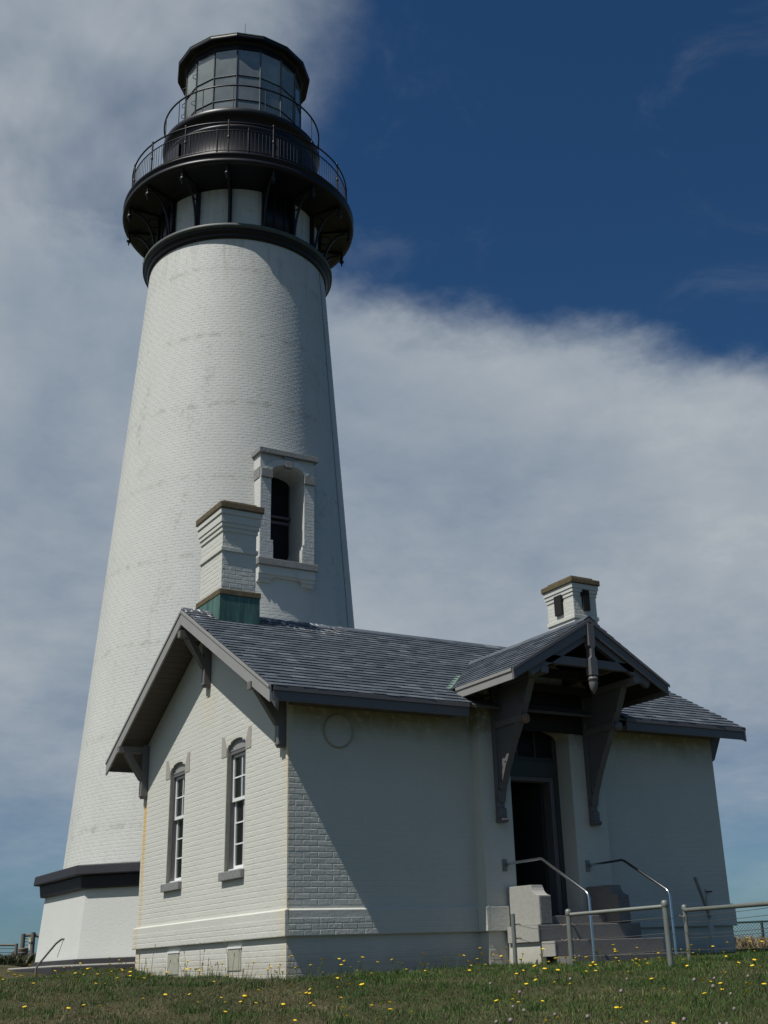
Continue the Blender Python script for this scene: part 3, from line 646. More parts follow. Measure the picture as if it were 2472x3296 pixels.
# gable windows
for wa, wb in (W1, W2):
    c = (wa+wb)/2; h = (wb-wa)/2
    wn = obj('window', MB().box(.048, wa-.01, WB, .20, wa+.03, WS+.02).box(.048, wb-.03, WB, .20, wb+.01, WS+.02).box(.048, wa+.03, 2.72, .20, wb-.03, 2.79), M['trimdark'], gw, .004)
    arc = [(c+h*math.cos(t), WS-.02+(WC-WS+.02)*math.sin(t)) for t in np.linspace(0, math.pi, 13)]
    obj('blind_arch', MB().prism(arc, 'x', .042, .18), M['trimlight'], wn)
    obj('jamb_stone', MB().box(.001, wb-.012, WB, .045, wb+.0, WS), M['jamb'], wn); obj('jamb_stone', MB().box(.004, wa, WB, .045, wa+.012, WS), M['jamb'], wn)
    sill = obj('sill', MB().box(-.06, wa-.035, WB-.11, .20, wb+.05, WB), M['stone'], wn, .008)
    obj('wood_subsill', MB().box(.05, wa+.01, WB, .20, wb-.01, WB+.035), M['sash'], wn, .004)
    ya, yb = wa+.03, wb-.03
    def sash(x, z0, z1, rows, nm):
        st = .034; m_ = MB(); m_.box(x, ya, z0, x+.035, ya+st, z1).box(x, yb-st, z0, x+.035, yb, z1).box(x, ya+st, z0, x+.035, yb-st, z0+st+.01).box(x, ya+st, z1-st, x+.035, yb-st, z1)
        s_ = obj(nm, m_, M['sash'], wn)
        zz0, zz1 = z0+st+.01, z1-st; ym = (ya+yb)/2
        mb_ = MB(); mb_.box(x+.006, ym-.009, zz0, x+.03, ym+.009, zz1)
        for r_ in range(1, rows):
            z_ = zz0+(zz1-zz0)*r_/rows; mb_.box(x+.004, ya+st, z_-.009, x+.032, yb-st, z_+.009)
        obj('muntins', mb_, M['sash'], wn)
        for r_ in range(rows):
            for q in (0, 1):
                a_, b_ = (ya+st, ym-.009) if q == 0 else (ym+.009, yb-st)
                z_a, z_b = zz0+(zz1-zz0)*r_/rows, zz0+(zz1-zz0)*(r_+1)/rows
                obj('pane', MB().box(x+.016, a_, z_a, x+.02, b_, z_b), M['pane'], wn)
    sash(.085, 2.10, 2.72, 2, 'upper_sash'); sash(.122, 1.235, 2.135, 3, 'lower_sash')
    for sg, e in ((1, wb), (-1, wa)):
        obj('skewback_stone', MB().prism([(e, 2.71), (e+sg*.175, 2.71), (e+sg*.175, 2.99), (e+sg*.09, 2.99), (e, 2.82)], 'x', -.008, .01), M['skew'], wn)
# doorway
dr_ = obj('doorway', MB().box(DX0, .10, DZ0-.1, DX0+.07, .20, 2.98).box(DX1-.07, .10, DZ0-.1, DX1, .20, 2.98).box(DX0+.07, .10, 2.36, DX1-.07, .20, 2.58), M['doorpaint'], bay, .006)
obj('casing', MB().box(DX1-.14, .12, DZ0-.1, DX1-.07, .30, 2.36).box(DX0+.07, .12, DZ0-.1, DX0+.10, .30, 2.36).box(DX0+.1, .12, 2.30, DX1-.14, .30, 2.36), M['trimdark'], dr_, .006)
obj('transom_frame', MB().box(DX0+.07, .12, 2.58, DX1-.07, .18, 2.63).box(3.57, .12, 2.63, 3.60, .17, 3.02).box(3.89, .12, 2.63, 3.92, .17, 3.02), M['doorpaint'], dr_)
for a_, b_ in ((DX0+.07, 3.57), (3.60, 3.89), (3.92, DX1-.07)): obj('pane', MB().box(a_, .14, 2.63, b_, .145, 3.02), M['darkpane'], dr_)
obj('door', MB().box(DX1-.16, .32, .50, DX1-.11, 1.20, 2.30), M['doorpaint'], dr_, .004)
obj('threshold', MB().box(DX0, -.19, .40, DX1, .30, .50), M['granite_step'], dr_, .006)
obj('transom_dark_sheet', MB().box(DX0, .26, 2.40, DX1, .28, 3.1), M['dark'], dr_)  # added dark sheet that blackens the space behind the transom
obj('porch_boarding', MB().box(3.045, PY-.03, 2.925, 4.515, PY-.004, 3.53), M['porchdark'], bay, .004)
# near-black lining sheets, the unlit room put into their colour
obj('room_dark_lining', MB().box(2.6, .95, .40, 5.0, 1.0, 3.2).add([(.31, .31, 3.2), (L-.31, .31, 3.2), (L-.31, DP-.31, 3.2), (.31, DP-.31, 3.2)], [(0, 1, 2, 3)]).add([(.31, .2, .44), (L-.31, .2, .44), (L-.31, DP-.31, .44), (.31, DP-.31, .44)], [(0, 1, 2, 3)])
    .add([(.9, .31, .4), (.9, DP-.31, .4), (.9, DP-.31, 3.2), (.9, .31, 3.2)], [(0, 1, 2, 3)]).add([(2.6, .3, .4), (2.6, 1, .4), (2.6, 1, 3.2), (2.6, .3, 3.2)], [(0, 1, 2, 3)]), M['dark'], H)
# ---------------- roof
RX0, RX1 = -.45, 7.52; CUT0, CUT1 = 2.42, 5.14
PRX, PHW, PZE, PSL, PYF = 3.78, 1.30, 3.455, .61, -1.42
def prz(x): return PZE+PSL*(PHW-abs(x-PRX))
roof = obj('roof', MB().prism([(-.45, RZ0-.012), (RY, rz(RY)-.012), (2*RY+.45, RZ0-.012), (2*RY+.45, RZ0-.05), (RY, rz(RY)-.05), (-.45, RZ0-.05)], 'x', RX0+.02, RX1-.02), M['soffit'], H)
# the front eave is cut away where the porch roof comes through: eave boards only outside the porch
for a_, b_ in ((RX0+.022, CUT0), (CUT1, RX1)):
    obj('fascia', MB().box(a_, -.47, RZ0-.185, b_, -.445, RZ0-.012), M['trimdark'], roof, .004)
    obj('fascia', MB().box(a_, -.488, RZ0-.065, b_, -.472, RZ0-.010), M['trimdark'], roof, .003)
    obj('eave_soffit', MB().box(max(a_, 0.), -.445, RZ0-.12, min(b_, L), -.002, RZ0-.10), M['soffit'], roof)
obj('fascia', MB().box(RX0, 2*RY+.445, RZ0-.15, RX1, 2*RY+.47, RZ0-.012), M['trimdark'], roof)
for x0, x1, lab in ((RX0-.028, RX0, 1), (RX1, RX1+.028, 0)):
    for sg in (-1, 1):
        e = RY+sg*(RY+.47); ze = RZ0-.012*1
        poly = [(e, ze-.005), (e, ze-.20), (RY, rz(RY)-.225), (RY, rz(RY)-.014)]
        obj('barge_board', MB().prism(poly, 'x', x0, x1), M['trimlight'], roof, .004)
        poly = [(e, ze+.006), (e, ze-.03), (RY, rz(RY)-.05), (RY, rz(RY)-.008)]
        obj('verge_strip', MB().prism(poly, 'x', x0-.014 if lab else x1, x0 if lab else x1+.014), M['trimlight'], roof)
# soffit boards under the left gable overhang, running parallel to the ridge
for sg in (-1, 1):
    for k in range(29):
        d0, d1 = k*.106, k*.106+.100; ya_, yb_ = RY+sg*(.02+d0), RY+sg*(.02+d1)
        za, zb = rz(ya_)-.085, rz(yb_)-.085
        obj('soffit_board', MB().prism([(ya_, za), (yb_, zb), (yb_, zb+.018), (ya_, za+.018)], 'x', RX0, -.003), M['soffit'], roof)
# shingles
SH = []
def shingle(p, u, s_, n, wd, ex, th):      # p lower-left corner on surface, u along eave, s_ up-slope
    p, u, s_, n = map(np.array, (p, u, s_, n)); g_ = .003+RNG.random()*.006; lift = th+.004+RNG.random()*.006; sk = (RNG.random()-.5)*.006
    a = p+u*g_/2+s_*sk; b = p+u*(wd-g_/2)+s_*(sk+(RNG.random()-.5)*.006); top = ex+.035
    return [a, b, b+n*lift, a+n*lift, a+s_*top, b+s_*top, b+s_*top+n*.002, a+s_*top+n*.002]
SQ = [(0, 1, 2, 3), (3, 2, 6, 7), (0, 3, 7, 4), (1, 5, 6, 2)]
def lay(span, orig, u, s_, n, length, ex=.135, wd=.185):
    k = 0; d = 0.
    while d < length:
        a, b = span(d+ex*.5); x_ = a-(RNG.random()*wd)
        while x_ < b-.01:
            wv = wd*(.82+.36*RNG.random()); x0_, x1_ = max(x_, a), min(x_+wv, b)
            if x1_-x0_ > .02: SH.append(shingle(np.array(orig)+np.array(u)*x0_+np.array(s_)*d, u, s_, n, x1_-x0_, min(ex, length-d), .012))
            x_ += wv
        d += ex; k += 1
cs = math.cos(math.atan(SL)); ss = math.sin(math.atan(SL)); LEN = (RY+.45)/cs+.0
def vy(x):     # y where the porch roof meets the main roof at x
    return (prz(x)-RZ0)/SL-.45
def spans_front(lo):
    def f(d):
        y = -.46+d*cs
        # porch covers |x-PRX| < PHW-(...) where main surface is below porch surface
        w_ = PHW-(RZ0+SL*(y+.45)-PZE)/PSL
        if y < -.30: w_ = PHW
        w_ = min(w_, PHW)
        if w_ <= 0: return (RX0-.02, RX1+.02) if lo else (0, 0)
        return (RX0-.02, PRX-w_-.015) if lo else (PRX+w_+.015, RX1+.02)
    return f
lay(spans_front(True), (0, -.48, RZ0-.014), (1, 0, 0), (0, cs, ss), (0, -ss, cs), LEN)
lay(spans_front(False), (0, -.48, RZ0-.014), (1, 0, 0), (0, cs, ss), (0, -ss, cs), LEN)
lay(lambda d: (RX0-.02, RX1+.02), (0, 2*RY+.48, RZ0-.014), (1, 0, 0), (0, -cs, ss), (0, ss, cs), LEN)
pc = math.cos(math.atan(PSL)); ps = math.sin(math.atan(PSL)); PL = PHW/pc
def pspan(d):
    x = PRX-PHW+d*pc; return (PYF-.03, max(-.20, vy(x)))
lay(pspan, (PRX-PHW-.03, 0, PZE-.014), (0, 1, 0), (pc, 0, ps), (-ps, 0, pc), PL, .135)
lay(pspan, (PRX+PHW+.03, 0, PZE-.014), (0, 1, 0), (-pc, 0, ps), (ps, 0, pc), PL, .135)
SHA = np.array(SH); cen = SHA.mean(1); px, py, dd_ = project(cen)
nor = np.cross(SHA[:, 1]-SHA[:, 0], SHA[:, 4]-SHA[:, 0]); nor *= np.sign(nor[:, 2])[:, None]; nor /= np.linalg.norm(nor, axis=1)[:, None]
fc = np.einsum('ij,ij->i', CAM-cen, nor)/dd_; wds = np.linalg.norm(SHA[:, 1]-SHA[:, 0], axis=1)
sc = np.where((px > 0) & (px < 768) & (fc > 0.02), fc*wds/dd_**2, -1); top = set(np.argsort(-sc)[:298].tolist())
for i in top:
    o_ = SHA[i][0]; mb_ = MB(); mb_.add(SHA[i]-o_, SQ); me = mesh('shingle', mb_, M['slate']); o = bpy.data.objects.new('shingle', me); COL.objects.link(o); o.parent = roof; o.location = o_
rest = np.array([i for i in range(len(SHA)) if i not in top])
tris('shingle_field', SHA[rest].reshape(-1, 3), (np.arange(len(rest))[:, None, None]*8+np.array(SQ)[None]).reshape(-1, 4), M['slate'], roof, kind='stuff')
# ridge tiles
for k in range(27):
    x0 = RX0-.02+k*.296
    obj('ridge_shingle', MB().prism([(RY-.11, rz(RY-.11)+.010), (RY, rz(RY)+.016), (RY+.11, rz(RY+.11)+.010), (RY+.11, rz(RY+.11)+.024), (RY, rz(RY)+.034), (RY-.11, rz(RY-.11)+.024)], 'x', x0, min(x0+.30, RX1+.02)), M['slate'], roof)
# porch roof structure
proof = obj('porch_roof', MB().prism([(PRX-PHW, PZE-.012), (PRX, prz(PRX)-.012), (PRX+PHW, PZE-.012), (PRX+PHW, PZE-.05), (PRX, prz(PRX)-.05), (PRX-PHW, PZE-.05)], 'y', PYF+.02, -.15)
    .add([(PRX-PHW, -.15, PZE-.012), (PRX, -.15, prz(PRX)-.012), (PRX, vy(PRX), prz(PRX)-.012), (PRX-PHW, vy(PRX-PHW), PZE-.012)], [(0, 1, 2, 3)])
    .add([(PRX+PHW, -.15, PZE-.012), (PRX, -.15, prz(PRX)-.012), (PRX, vy(PRX), prz(PRX)-.012), (PRX+PHW, vy(PRX-PHW), PZE-.012)], [(3, 2, 1, 0)]), M['soffit'], H)
for sg in (-1, 1):
    e = PRX+sg*PHW
    obj('fascia', MB().box(e, PYF, PZE-.155, e+sg*.025, -.12, PZE-.012), M['trimlight'] if sg < 0 else M['trimdark'], proof, .004)  # sunward fascia takes the lightened trim colour, the far one the darkened
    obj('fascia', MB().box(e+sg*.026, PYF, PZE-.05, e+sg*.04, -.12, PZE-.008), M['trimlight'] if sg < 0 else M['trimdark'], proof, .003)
    obj('barge_board', MB().prism([(e+sg*.02, PZE-.012), (e+sg*.02, PZE-.155), (PRX, prz(PRX)-.20), (PRX, prz(PRX)-.015)], 'y', PYF-.028, PYF), M['trimdark'], proof, .004)
    obj('verge_strip', MB().prism([(e+sg*.04, PZE-.008), (e+sg*.04, PZE-.05), (PRX, prz(PRX)-.06), (PRX, prz(PRX)-.005)], 'y', PYF-.045, PYF-.029), M['trimdark'], proof, .003)
    m_ = MB(); vp = []
    for q in range(9):
        xx = e-sg*.62*q/8; yy = vy(xx); zz = lambda y_: RZ0+SL*(y_+.45)
        vp += [(xx+sg*.11, yy-.02, zz(yy-.02)+.012), (xx-sg*.02, yy+.02, zz(yy+.02)+.022)]
    m_.add(vp, [(2*q, 2*q+1, 2*q+3, 2*q+2) if sg > 0 else (2*q, 2*q+2, 2*q+3, 2*q+1) for q in range(8)]); obj('valley_flashing', m_, M['copperlight'], proof)
    for k in range(12):        # porch soffit boards
        d0, d1 = .03+k*.107, .03+k*.107+.101; xa, xb = PRX+sg*d0, PRX+sg*d1
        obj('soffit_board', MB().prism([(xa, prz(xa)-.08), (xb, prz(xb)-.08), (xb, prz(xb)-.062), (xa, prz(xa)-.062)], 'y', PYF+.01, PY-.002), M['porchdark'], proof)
    obj('side_closure', MB().box(e-sg*.02, -.46, PZE-.16, e-sg*.30, -.10, PZE-.14), M['porchdark'], proof)
for k in range(10):
    y0 = PYF-.04+k*.29
    obj('ridge_shingle', MB().prism([(PRX-.10, prz(PRX-.10)+.010), (PRX, prz(PRX)+.016), (PRX+.10, prz(PRX+.10)+.010), (PRX+.10, prz(PRX+.10)+.024), (PRX, prz(PRX)+.034), (PRX-.10, prz(PRX-.10)+.024)], 'y', y0, min(y0+.30, vy(PRX)+.03)), M['slate'], proof)
# front truss
tr = obj('gable_truss', MB().beam((3.02, PYF+.05, 3.635), (4.54, PYF+.05, 3.635), .07, .115).beam((PRX-1.02, PYF+.05, prz(PRX-1.02)-.19), (PRX, PYF+.05, prz(PRX)-.22), .07, .12).beam((PRX+1.02, PYF+.05, prz(PRX+1.02)-.19), (PRX, PYF+.05, prz(PRX)-.22), .07, .12), M['trimdark'], proof, .005)
obj('king_post', MB().prism([(PRX-.055, 4.16), (PRX+.055, 4.16), (PRX+.055, 3.86), (PRX+.03, 3.83), (PRX+.03, 3.72), (PRX+.06, 3.68), (PRX+.06, 3.46), (PRX-.06, 3.46), (PRX-.06, 3.68), (PRX-.03, 3.72), (PRX-.03, 3.83), (PRX-.055, 3.86)], 'y', PYF-.055, PYF+.055), M['trimdark'], tr, .005)
m_ = MB(); m_.lathe([(.05, 3.47), (.045, 3.45), (.07, 3.43), (.072, 3.40), (.062, 3.395), (.066, 3.36), (.05, 3.29), (.02, 3.235), (0, 3.21)], (PRX, PYF), 16); obj('acorn_pendant', m_, M['trim'], tr)
# big porch brackets
for xc, sg in ((2.99, -1), (4.57, 1)):
    bk = obj('porch_bracket', MB().prism([(-.27, 2.02), (-.35, 2.20), (-.47, 2.43), (-.665, 2.74), (-.80, 2.92), (-.93, 3.14), (-1.09, 3.43), (-.27, 3.43)], 'x', xc-.025, xc+.025), M['trimdark'], H)
    obj('bracket_post', MB().box(xc-.05, PY-.085, 1.86, xc+.05, PY-.003, 3.48), M['trimdark'], bk, .006)
    rim = [(-.26, 1.95), (-.30, 2.10), (-.35, 2.20), (-.47, 2.43), (-.665, 2.74), (-.80, 2.92), (-.93, 3.14), (-1.09, 3.43)]
    mm = MB()
    for q in range(len(rim)-1): mm.beam((xc, rim[q][0]-.02, rim[q][1]-.01), (xc, rim[q+1][0]-.02, rim[q+1][1]+.01), .10, .05)
    obj('curved_rib', mm, M['trimdark'], bk)
    obj('bracket_tie', MB().box(xc-.055, -.90, 2.90, xc+.055, PY-.088, 2.99), M['trim'], bk, .006)
    obj('tie_end', MB().lathe([(0, 2.86), (.05, 2.88), (.06, 2.93), (.05, 2.98), (0, 3.0)], (xc, -.93), 10), M['rust'] if sg < 0 else M['trimdark'], bk)
    obj('bracket_foot', MB().box(xc-.052, PY-.12, 1.73, xc+.052, PY-.003, 1.858).prism([(PY-.003, 1.73), (PY-.15, 1.73), (PY-.16, 1.70), (PY-.13, 1.675), (PY-.003, 1.675)], 'x', xc-.056, xc+.056), M['trimdark'], bk, .008)
    obj('bracket_beam', MB().box(xc-.06, PYF+.0, 3.435, xc+.06, PY-.003, 3.52), M['trim'], bk, .006)
obj('cross_beam', MB().box(PRX-.85, -.50, 3.43, PRX+.85, -.42, 3.53).beam((PRX-.9, -.75, 3.62), (PRX+.9, -.75, 3.62), .08, .12), M['porchdark'], proof, .005)
obj('purlin', MB().beam((3.30, PYF+.10, 3.66), (3.30, PY-.01, 3.66), .07, .13), M['soffit'], proof, .005); obj('purlin', MB().beam((4.26, PYF+.10, 3.66), (4.26, PY-.01, 3.66), .07, .13), M['soffit'], proof, .005)
# gable brackets, left gable
for yb_, zf, zt in ((.10, 2.54, 3.40), (2.62, 3.80, 4.62), (5.08, 2.54, 3.40)):
    t_ = zt-.10 if yb_ != 2.62 else 4.56
    bz = zf+.70
    kb = obj('gable_bracket', MB().box(-.11, yb_-.055, zf+.03, -.006, yb_+.055, min(bz+.12, wall_top(yb_)-.02)).prism([(-.006, zf), (-.085, zf), (-.10, zf+.03), (-.006, zf+.03)], 'y', yb_-.05, yb_+.05), M['trim'], H, .005)
    obj('brace', MB().beam((-.085, yb_, zf+.30), (-.38, yb_, bz+.02), .10, .095, up=(0, 1, 0)), M['trim'], kb, .005)
    obj('outrigger', MB().box(-.50, yb_-.05, bz-.01, -.111, yb_+.05, bz+.09), M['trim'], kb, .005)
# right gable bracket profile
for yb_ in (.06, 5.1):
    obj('gable_bracket', MB().prism([(L+.002, 2.72), (L+.06, 2.75), (L+.24, 3.10), (L+.002, 3.10)], 'y', yb_-.05, yb_+.05), M['trimdark'], H)
# ---------------- chimneys
def chimney(x0, x1, y0, y1, zb, zt, corb, belt, label, holes=None):
    ch = root('x', (0, 0, 0), '', '') if False else None
    parts = MB(); o = obj('chimney', MB().box(x0, y0, zb, x1, y1, zt-.02), M['white'], roof); o['label'] = label
    for z0, z1, g_ in corb: obj('corbel_course', MB().box(x0-g_, y0-g_, z0, x1+g_, y1+g_, z1), M['white'], o, .005)
    cand = courses(zb+.02, corb[0][0]-.004, lambda z: [(x0+.003, x1-.003)] if not (holes and holes[0] < z < holes[1]) else [(x0+.003, (x0+x1)/2-.075), ((x0+x1)/2+.075, x1-.003)], lambda u, z: (u, y0-.001, z), (1, 0, 0), (0, -1, 0), wgt=3.)
    cand += courses(zb+.02, corb[0][0]-.004, lambda z: [(y0+.003, y1-.003)] if not (holes and holes[0] < z < holes[1]) else [(y0+.003, (y0+y1)/2-.11), ((y0+y1)/2+.09, y1-.003)], lambda u, z: (x0-.001, u, z), (0, -1, 0), (-1, 0, 0), wgt=3., phase=1)
    return o, cand
c1, cand1 = chimney(-.02, .525, 2.25, 3.08, 4.6, 6.46, [(6.09, 6.16, .018), (6.16, 6.225, .035), (6.225, 6.35, .048), (6.35, 6.44, .066)], None, 'tall brick chimney with lichen covered cap and copper flashing')
cand1 = [c for c in cand1 if c[0][2] > 5.20 and not (5.77 < c[0][2] < 5.86)]
brick_set(cand1, c1, M['white'], 105)
obj('belt_course', MB().box(-.045, 2.225, 5.78, .55, 3.105, 5.845), M['white'], c1, .006)
obj('cap', MB().box(-.105, 2.155, 6.43, .615, 3.165, 6.54), M['lichen'], c1, .018); obj('cap', MB().box(-.02, 2.26, 6.54, .53, 3.06, 6.595), M['lichen'], c1, .012)
obj('drip_stone', MB().box(-.065, 2.20, 5.095, .60, 3.13, 5.185), M['lichen'], c1, .012)
obj('flashing', MB().box(-.055, 2.21, 4.58, .585, 3.12, 5.095), M['copper'], c1, .006)
c2, cand2 = chimney(6.71, 7.23, 2.37, 3.12, 4.55, 6.22, [(5.98, 6.045, .015), (6.045, 6.11, .03), (6.11, 6.21, .045)], None, 'short brick chimney pierced by dark flue holes', (5.73, 6.0))
cand2 = [c for c in cand2 if not (5.54 < c[0][2] < 5.64)]
brick_set(cand2, c2, M['white'], 60)
obj('belt_course', MB().box(6.685, 2.345, 5.555, 7.255, 3.145, 5.625), M['white'], c2, .006)
obj('cap', MB().box(6.635, 2.295, 6.195, 7.305, 3.195, 6.30), M['lichen'], c2, .018); obj('cap', MB().box(6.72, 2.39, 6.30, 7.22, 3.10, 6.355), M['lichen'], c2, .012)
obj('flue_hole', MB().box(6.905, 2.318, 5.72, 7.045, 2.40, 6.09).box(6.87, 2.335, 5.98, 7.06, 2.41, 6.045), M['dark'], c2)
obj('flue_hole', MB().box(6.66, 2.66, 5.70, 6.74, 2.86, 6.06).box(6.685, 2.64, 5.96, 6.74, 2.89, 6.03), M['dark'], c2)
# link between the oil house and the tower
obj('passage', MB().box(2.9, DP, -.2, 4.6, 7.6, 3.0).prism([(2.7, 3.0), (4.8, 3.0), (3.75, 3.7)], 'y', DP, 8.0), M['plinthwhite'], H)

# ------------------------------------------------------------------ ENTRANCE STEPS
ST = root('entrance_steps', (3.78, -.9, -.1), 'grey granite entrance steps with a curved cheek block on each side of the door', 'steps')
obj('step', MB().box(3.24, -.62, .39, 4.32, PY-.052, .50), M['granite_step'], ST, .006)
obj('step', MB().box(3.00, -.90, .20, 4.66, PY-.054, .387), M['granite_step'], ST, .008)
obj('step', MB().box(3.04, -1.16, .015, 4.80, -.904, .196), M['granite_step'], ST, .008)
obj('step', MB().box(3.04, -1.42, -.22, 4.95, -1.164, .012), M['granite_step'], ST, .008)
for x0, nm in ((3.045, 'l'), (4.33, 'r')):
    poly = [(PY-.055, .39), (-.885, .39), (-.885, .735)]+[(-.885+.14*math.sin(t), .865-.13*math.cos(t)) for t in np.linspace(.15, math.pi/2, 8)]+[(PY-.055, .868)]
    poly = [(PY-.055, .391), (-.88, .391), (-.88, .735)]+[(-.735-.145*math.cos(t)*1., .735+.0+.132*(1-math.cos(math.asin(min(1, max(0, 1-math.cos(t))))))) for t in ()]+[(-.86, .737), (-.82, .748), (-.785, .77), (-.755, .80), (-.738, .835), (-.732, .866), (PY-.055, .872)]
    c_ = obj('cheek_block', MB().prism(poly, 'x', x0, x0+.19), M['granite_sunlit'] if nm == 'l' else M['granite_step'], ST, .004)  # left block coloured as sunlit, right block left in step granite
    obj('rock_face', MB().box(x0+.008, -.895, .40, x0+.182, -.878, .725), M['granite_rough'], c_, .006)
obj('sunlit_side_sheet', MB().box(2.985, -.905, .195, 3.0, PY-.054, .389), M['granite_sunlit'], ST); obj('sunlit_side_sheet', MB().box(3.025, -1.165, .02, 3.04, -.905, .193), M['granite_sunlit'], ST)  # thin sheets added to give the left step faces a sunlit tone
obj('footing', MB().box(3.02, -.88, -.25, 3.10, PY-.01, .19).box(3.05, -1.45, -.25, 3.10, -1.2, .0), M['white'], ST)

# ------------------------------------------------------------------ handrails
def handrail(x, yw, yb, y2, zb, z2, zf, label):
    t = root('handrail', (x, y2, zf), label, 'handrail', 'stainless handrails beside the entrance steps')
    P0 = [(x, yw, 1.158), (x, yb+.06, 1.165), (x, yb+.02, 1.168), (x, yb-.03, 1.155), (x, y2+.05, z2+.03), (x, y2+.015, z2), (x, y2, z2-.05), (x, y2, zf-.1)]
    obj('rail', MB().tube(P0, .0175, 10), M['steel'], t)
    obj('mounting_plate', MB().box(x-.05, PY-.012, 1.07, x+.02, PY-.001, 1.22).box(x-.012, PY-.06, 1.13, x+.012, PY-.01, 1.155), M['galv'], t)
handrail(3.05, PY-.01, -.973, -1.857, 1.16, .69, -.12, 'stainless pipe handrail left of the doorway reaching over the sunlit cheek block')
handrail(4.44, PY-.01, -.91, -1.74, 1.17, .72, -.12, 'stainless pipe handrail right of the doorway in front of the shaded wall')

# ------------------------------------------------------------------ low pipe fence
def sag(p, q, s_, n=8):
    p, q = Vector(p), Vector(q); return [p.lerp(q, i/n)-Vector((0, 0, s_*4*(i/n)*(1-i/n))) for i in range(n+1)]
def rpost(par, x, y, top, r, capz=True):
    b = float(tz(x, y))-.1; m_ = MB(); m_.tube([(x, y, b), (x, y, top)], r, 12); o = obj('post', m_, M['galv'], par)
    mm = MB(); mm.lathe([(r+.004, top-.05), (r+.006, top-.045), (r+.006, top), (r*.8, top+.016), (0, top+.02)] if capz else [(r, top-.001), (0, top+.004)], (x, y), 12); obj('post_cap', mm, M['galv'], o); return o
def knot(par, p, d=.06):
    p = Vector(p); obj('wire_twist', MB().tube([p+Vector((-d*.6, 0, .01)), p+Vector((-.01, -.01, -.008)), p+Vector((d*.5, -.01, .006)), p+Vector((d, 0, -.008))], .006, 5), M['rope'], par)
P1 = (2.66, -.84, .520); P2 = (2.45, -2.20, .49); P3 = (2.86, -3.35, .515); P4 = (4.02, -2.42, .512)
f1 = root('pipe_fence', (P2[0], P2[1], -.1), 'low galvanised pipe fence with one rail and sagging wires in front of the steps', 'fence')
rpost(f1, *P1, .026, False); rpost(f1, *P2, .030); rpost(f1, *P3, .032)
obj('rail', MB().tube([(P2[0], P2[1], P2[2]-.045), (P3[0], P3[1], P3[2]-.045)], .022, 10), M['galv'], f1)
for k, z in enumerate((.36, .20, .03)):
    obj('wire', MB().tube(sag((P2[0], P2[1], z-.02), (P3[0], P3[1], z), .006), .0028, 4), M['wire'], f1); knot(f1, (P2[0]+.05, P2[1]-.03, z-.02)); 
    if k < 2:
        obj('wire', MB().tube(sag((P1[0], P1[1], z+.06), (P2[0], P2[1], z-.02), .06), .0028, 4), M['wire'], f1); knot(f1, (P2[0]-.06, P2[1]+.03, z-.02)); knot(f1, (P1[0]+.05, P1[1], z+.04))
    obj('wire', MB().tube(sag((P3[0], P3[1], z), (P4[0], P4[1], z+.02), .01), .0028, 4), M['wire'], f1)
f2 = root('pipe_fence', (P4[0], P4[1], -.1), 'galvanised pipe railing running out of the picture to the right of the handrails', 'fence')
rpost(f2, *P4, .027)
PE = (3.92, -4.75, .44); w_far = (CAM[0]+(4.76-CAM[0])*12.6/14, CAM[1]+(-3.04-CAM[1])*12.6/14, .51*12.6/14)
E_ = tuple(P4[i]+(w_far[i]-P4[i])*1.25 for i in range(3))
obj('rail', MB().tube([(P4[0], P4[1], P4[2]-.045), (E_[0], E_[1], E_[2])], .024, 10), M['galv'], f2); rpost(f2, E_[0], E_[1], E_[2]+.03, .027)
for z in (.40, .33, .20, .16, .03):
    obj('wire', MB().tube(sag((P4[0], P4[1], z), (E_[0], E_[1], z+.02), .012), .0028, 4), M['wire'], f2)
for z in (.20, .03): knot(f2, (P4[0]+.05, P4[1], z)); 
knot(f2, (P4[0]-.05, P4[1], .40))
s_ = root('marker_post', (6.5, -.3, -.05), 'thin pale post with a leaning dark slat against the shaded wall', 'post')
obj('stake', MB().box(6.47, -.32, -.2, 6.53, -.28, .84), simple('pale_stake', (.5, .53, .5), .8), s_); obj('slat', MB().beam((6.30, -.30, 1.0), (6.46, -.345, .45), .07, .02), simple('dark_slat', (.30, .30, .28), .8), s_); obj('clip', MB().tube([(6.44, -.34, .80), (6.56, -.34, .80)], .012, 5), M['wire'], s_)

# ------------------------------------------------------------------ bent pipe by the plinth
t = root('bent_pipe_rail', (-1.2, 6.0, .1), 'dark bent pipe handrail sloping in front of the white plinth', 'handrail')
obj('rail', MB().tube([(-1.24, 6.05, -.1), (-1.24, 6.04, .14), (-1.20, 6.02, .21), (-1.02, 5.85, .48), (-.96, 5.78, .535), (-.93, 5.76, .53)], .016, 8), M['wood'], t)
obj('stay_wire', MB().tube([(-.94, 5.76, .53), (-.99, 5.85, .28)], .004, 4), M['wire'], t)

# ------------------------------------------------------------------ far left: wooden rail fence, gate, bin, shed
def RAYP(px_, py_, t):          # helper used at build time to place the distant things on the terrain
    v = D_+R_*(px_-1378.94)/3837.65-U_*(py_-1536.33)/3837.65; return CAM+v*t
k7 = .2893
def q5(x, y, t): return RAYP(x*k7, 2900+y*k7, t)
ff = root('wooden_rail_fence', tuple(q5(180, 690, 40)), 'weathered wooden rail fence with wires at the far left edge', 'fence')
p = q5(185, 475, 40); gz = float(tz(p[0], p[1]))
obj('post', MB().tube([(p[0], p[1], gz-.2), (p[0], p[1], p[2])], .055, 8), M['wood'], ff)
pl2 = q5(-260, 500, 40); obj('post', MB().tube([(pl2[0], pl2[1], gz-.2), tuple(pl2)], .055, 8), M['wood'], ff)
a = q5(185, 492, 40); b = q5(-260, 490, 40); obj('rail', MB().tube([tuple(a), tuple(b)], .035, 8), M['wood'], ff)
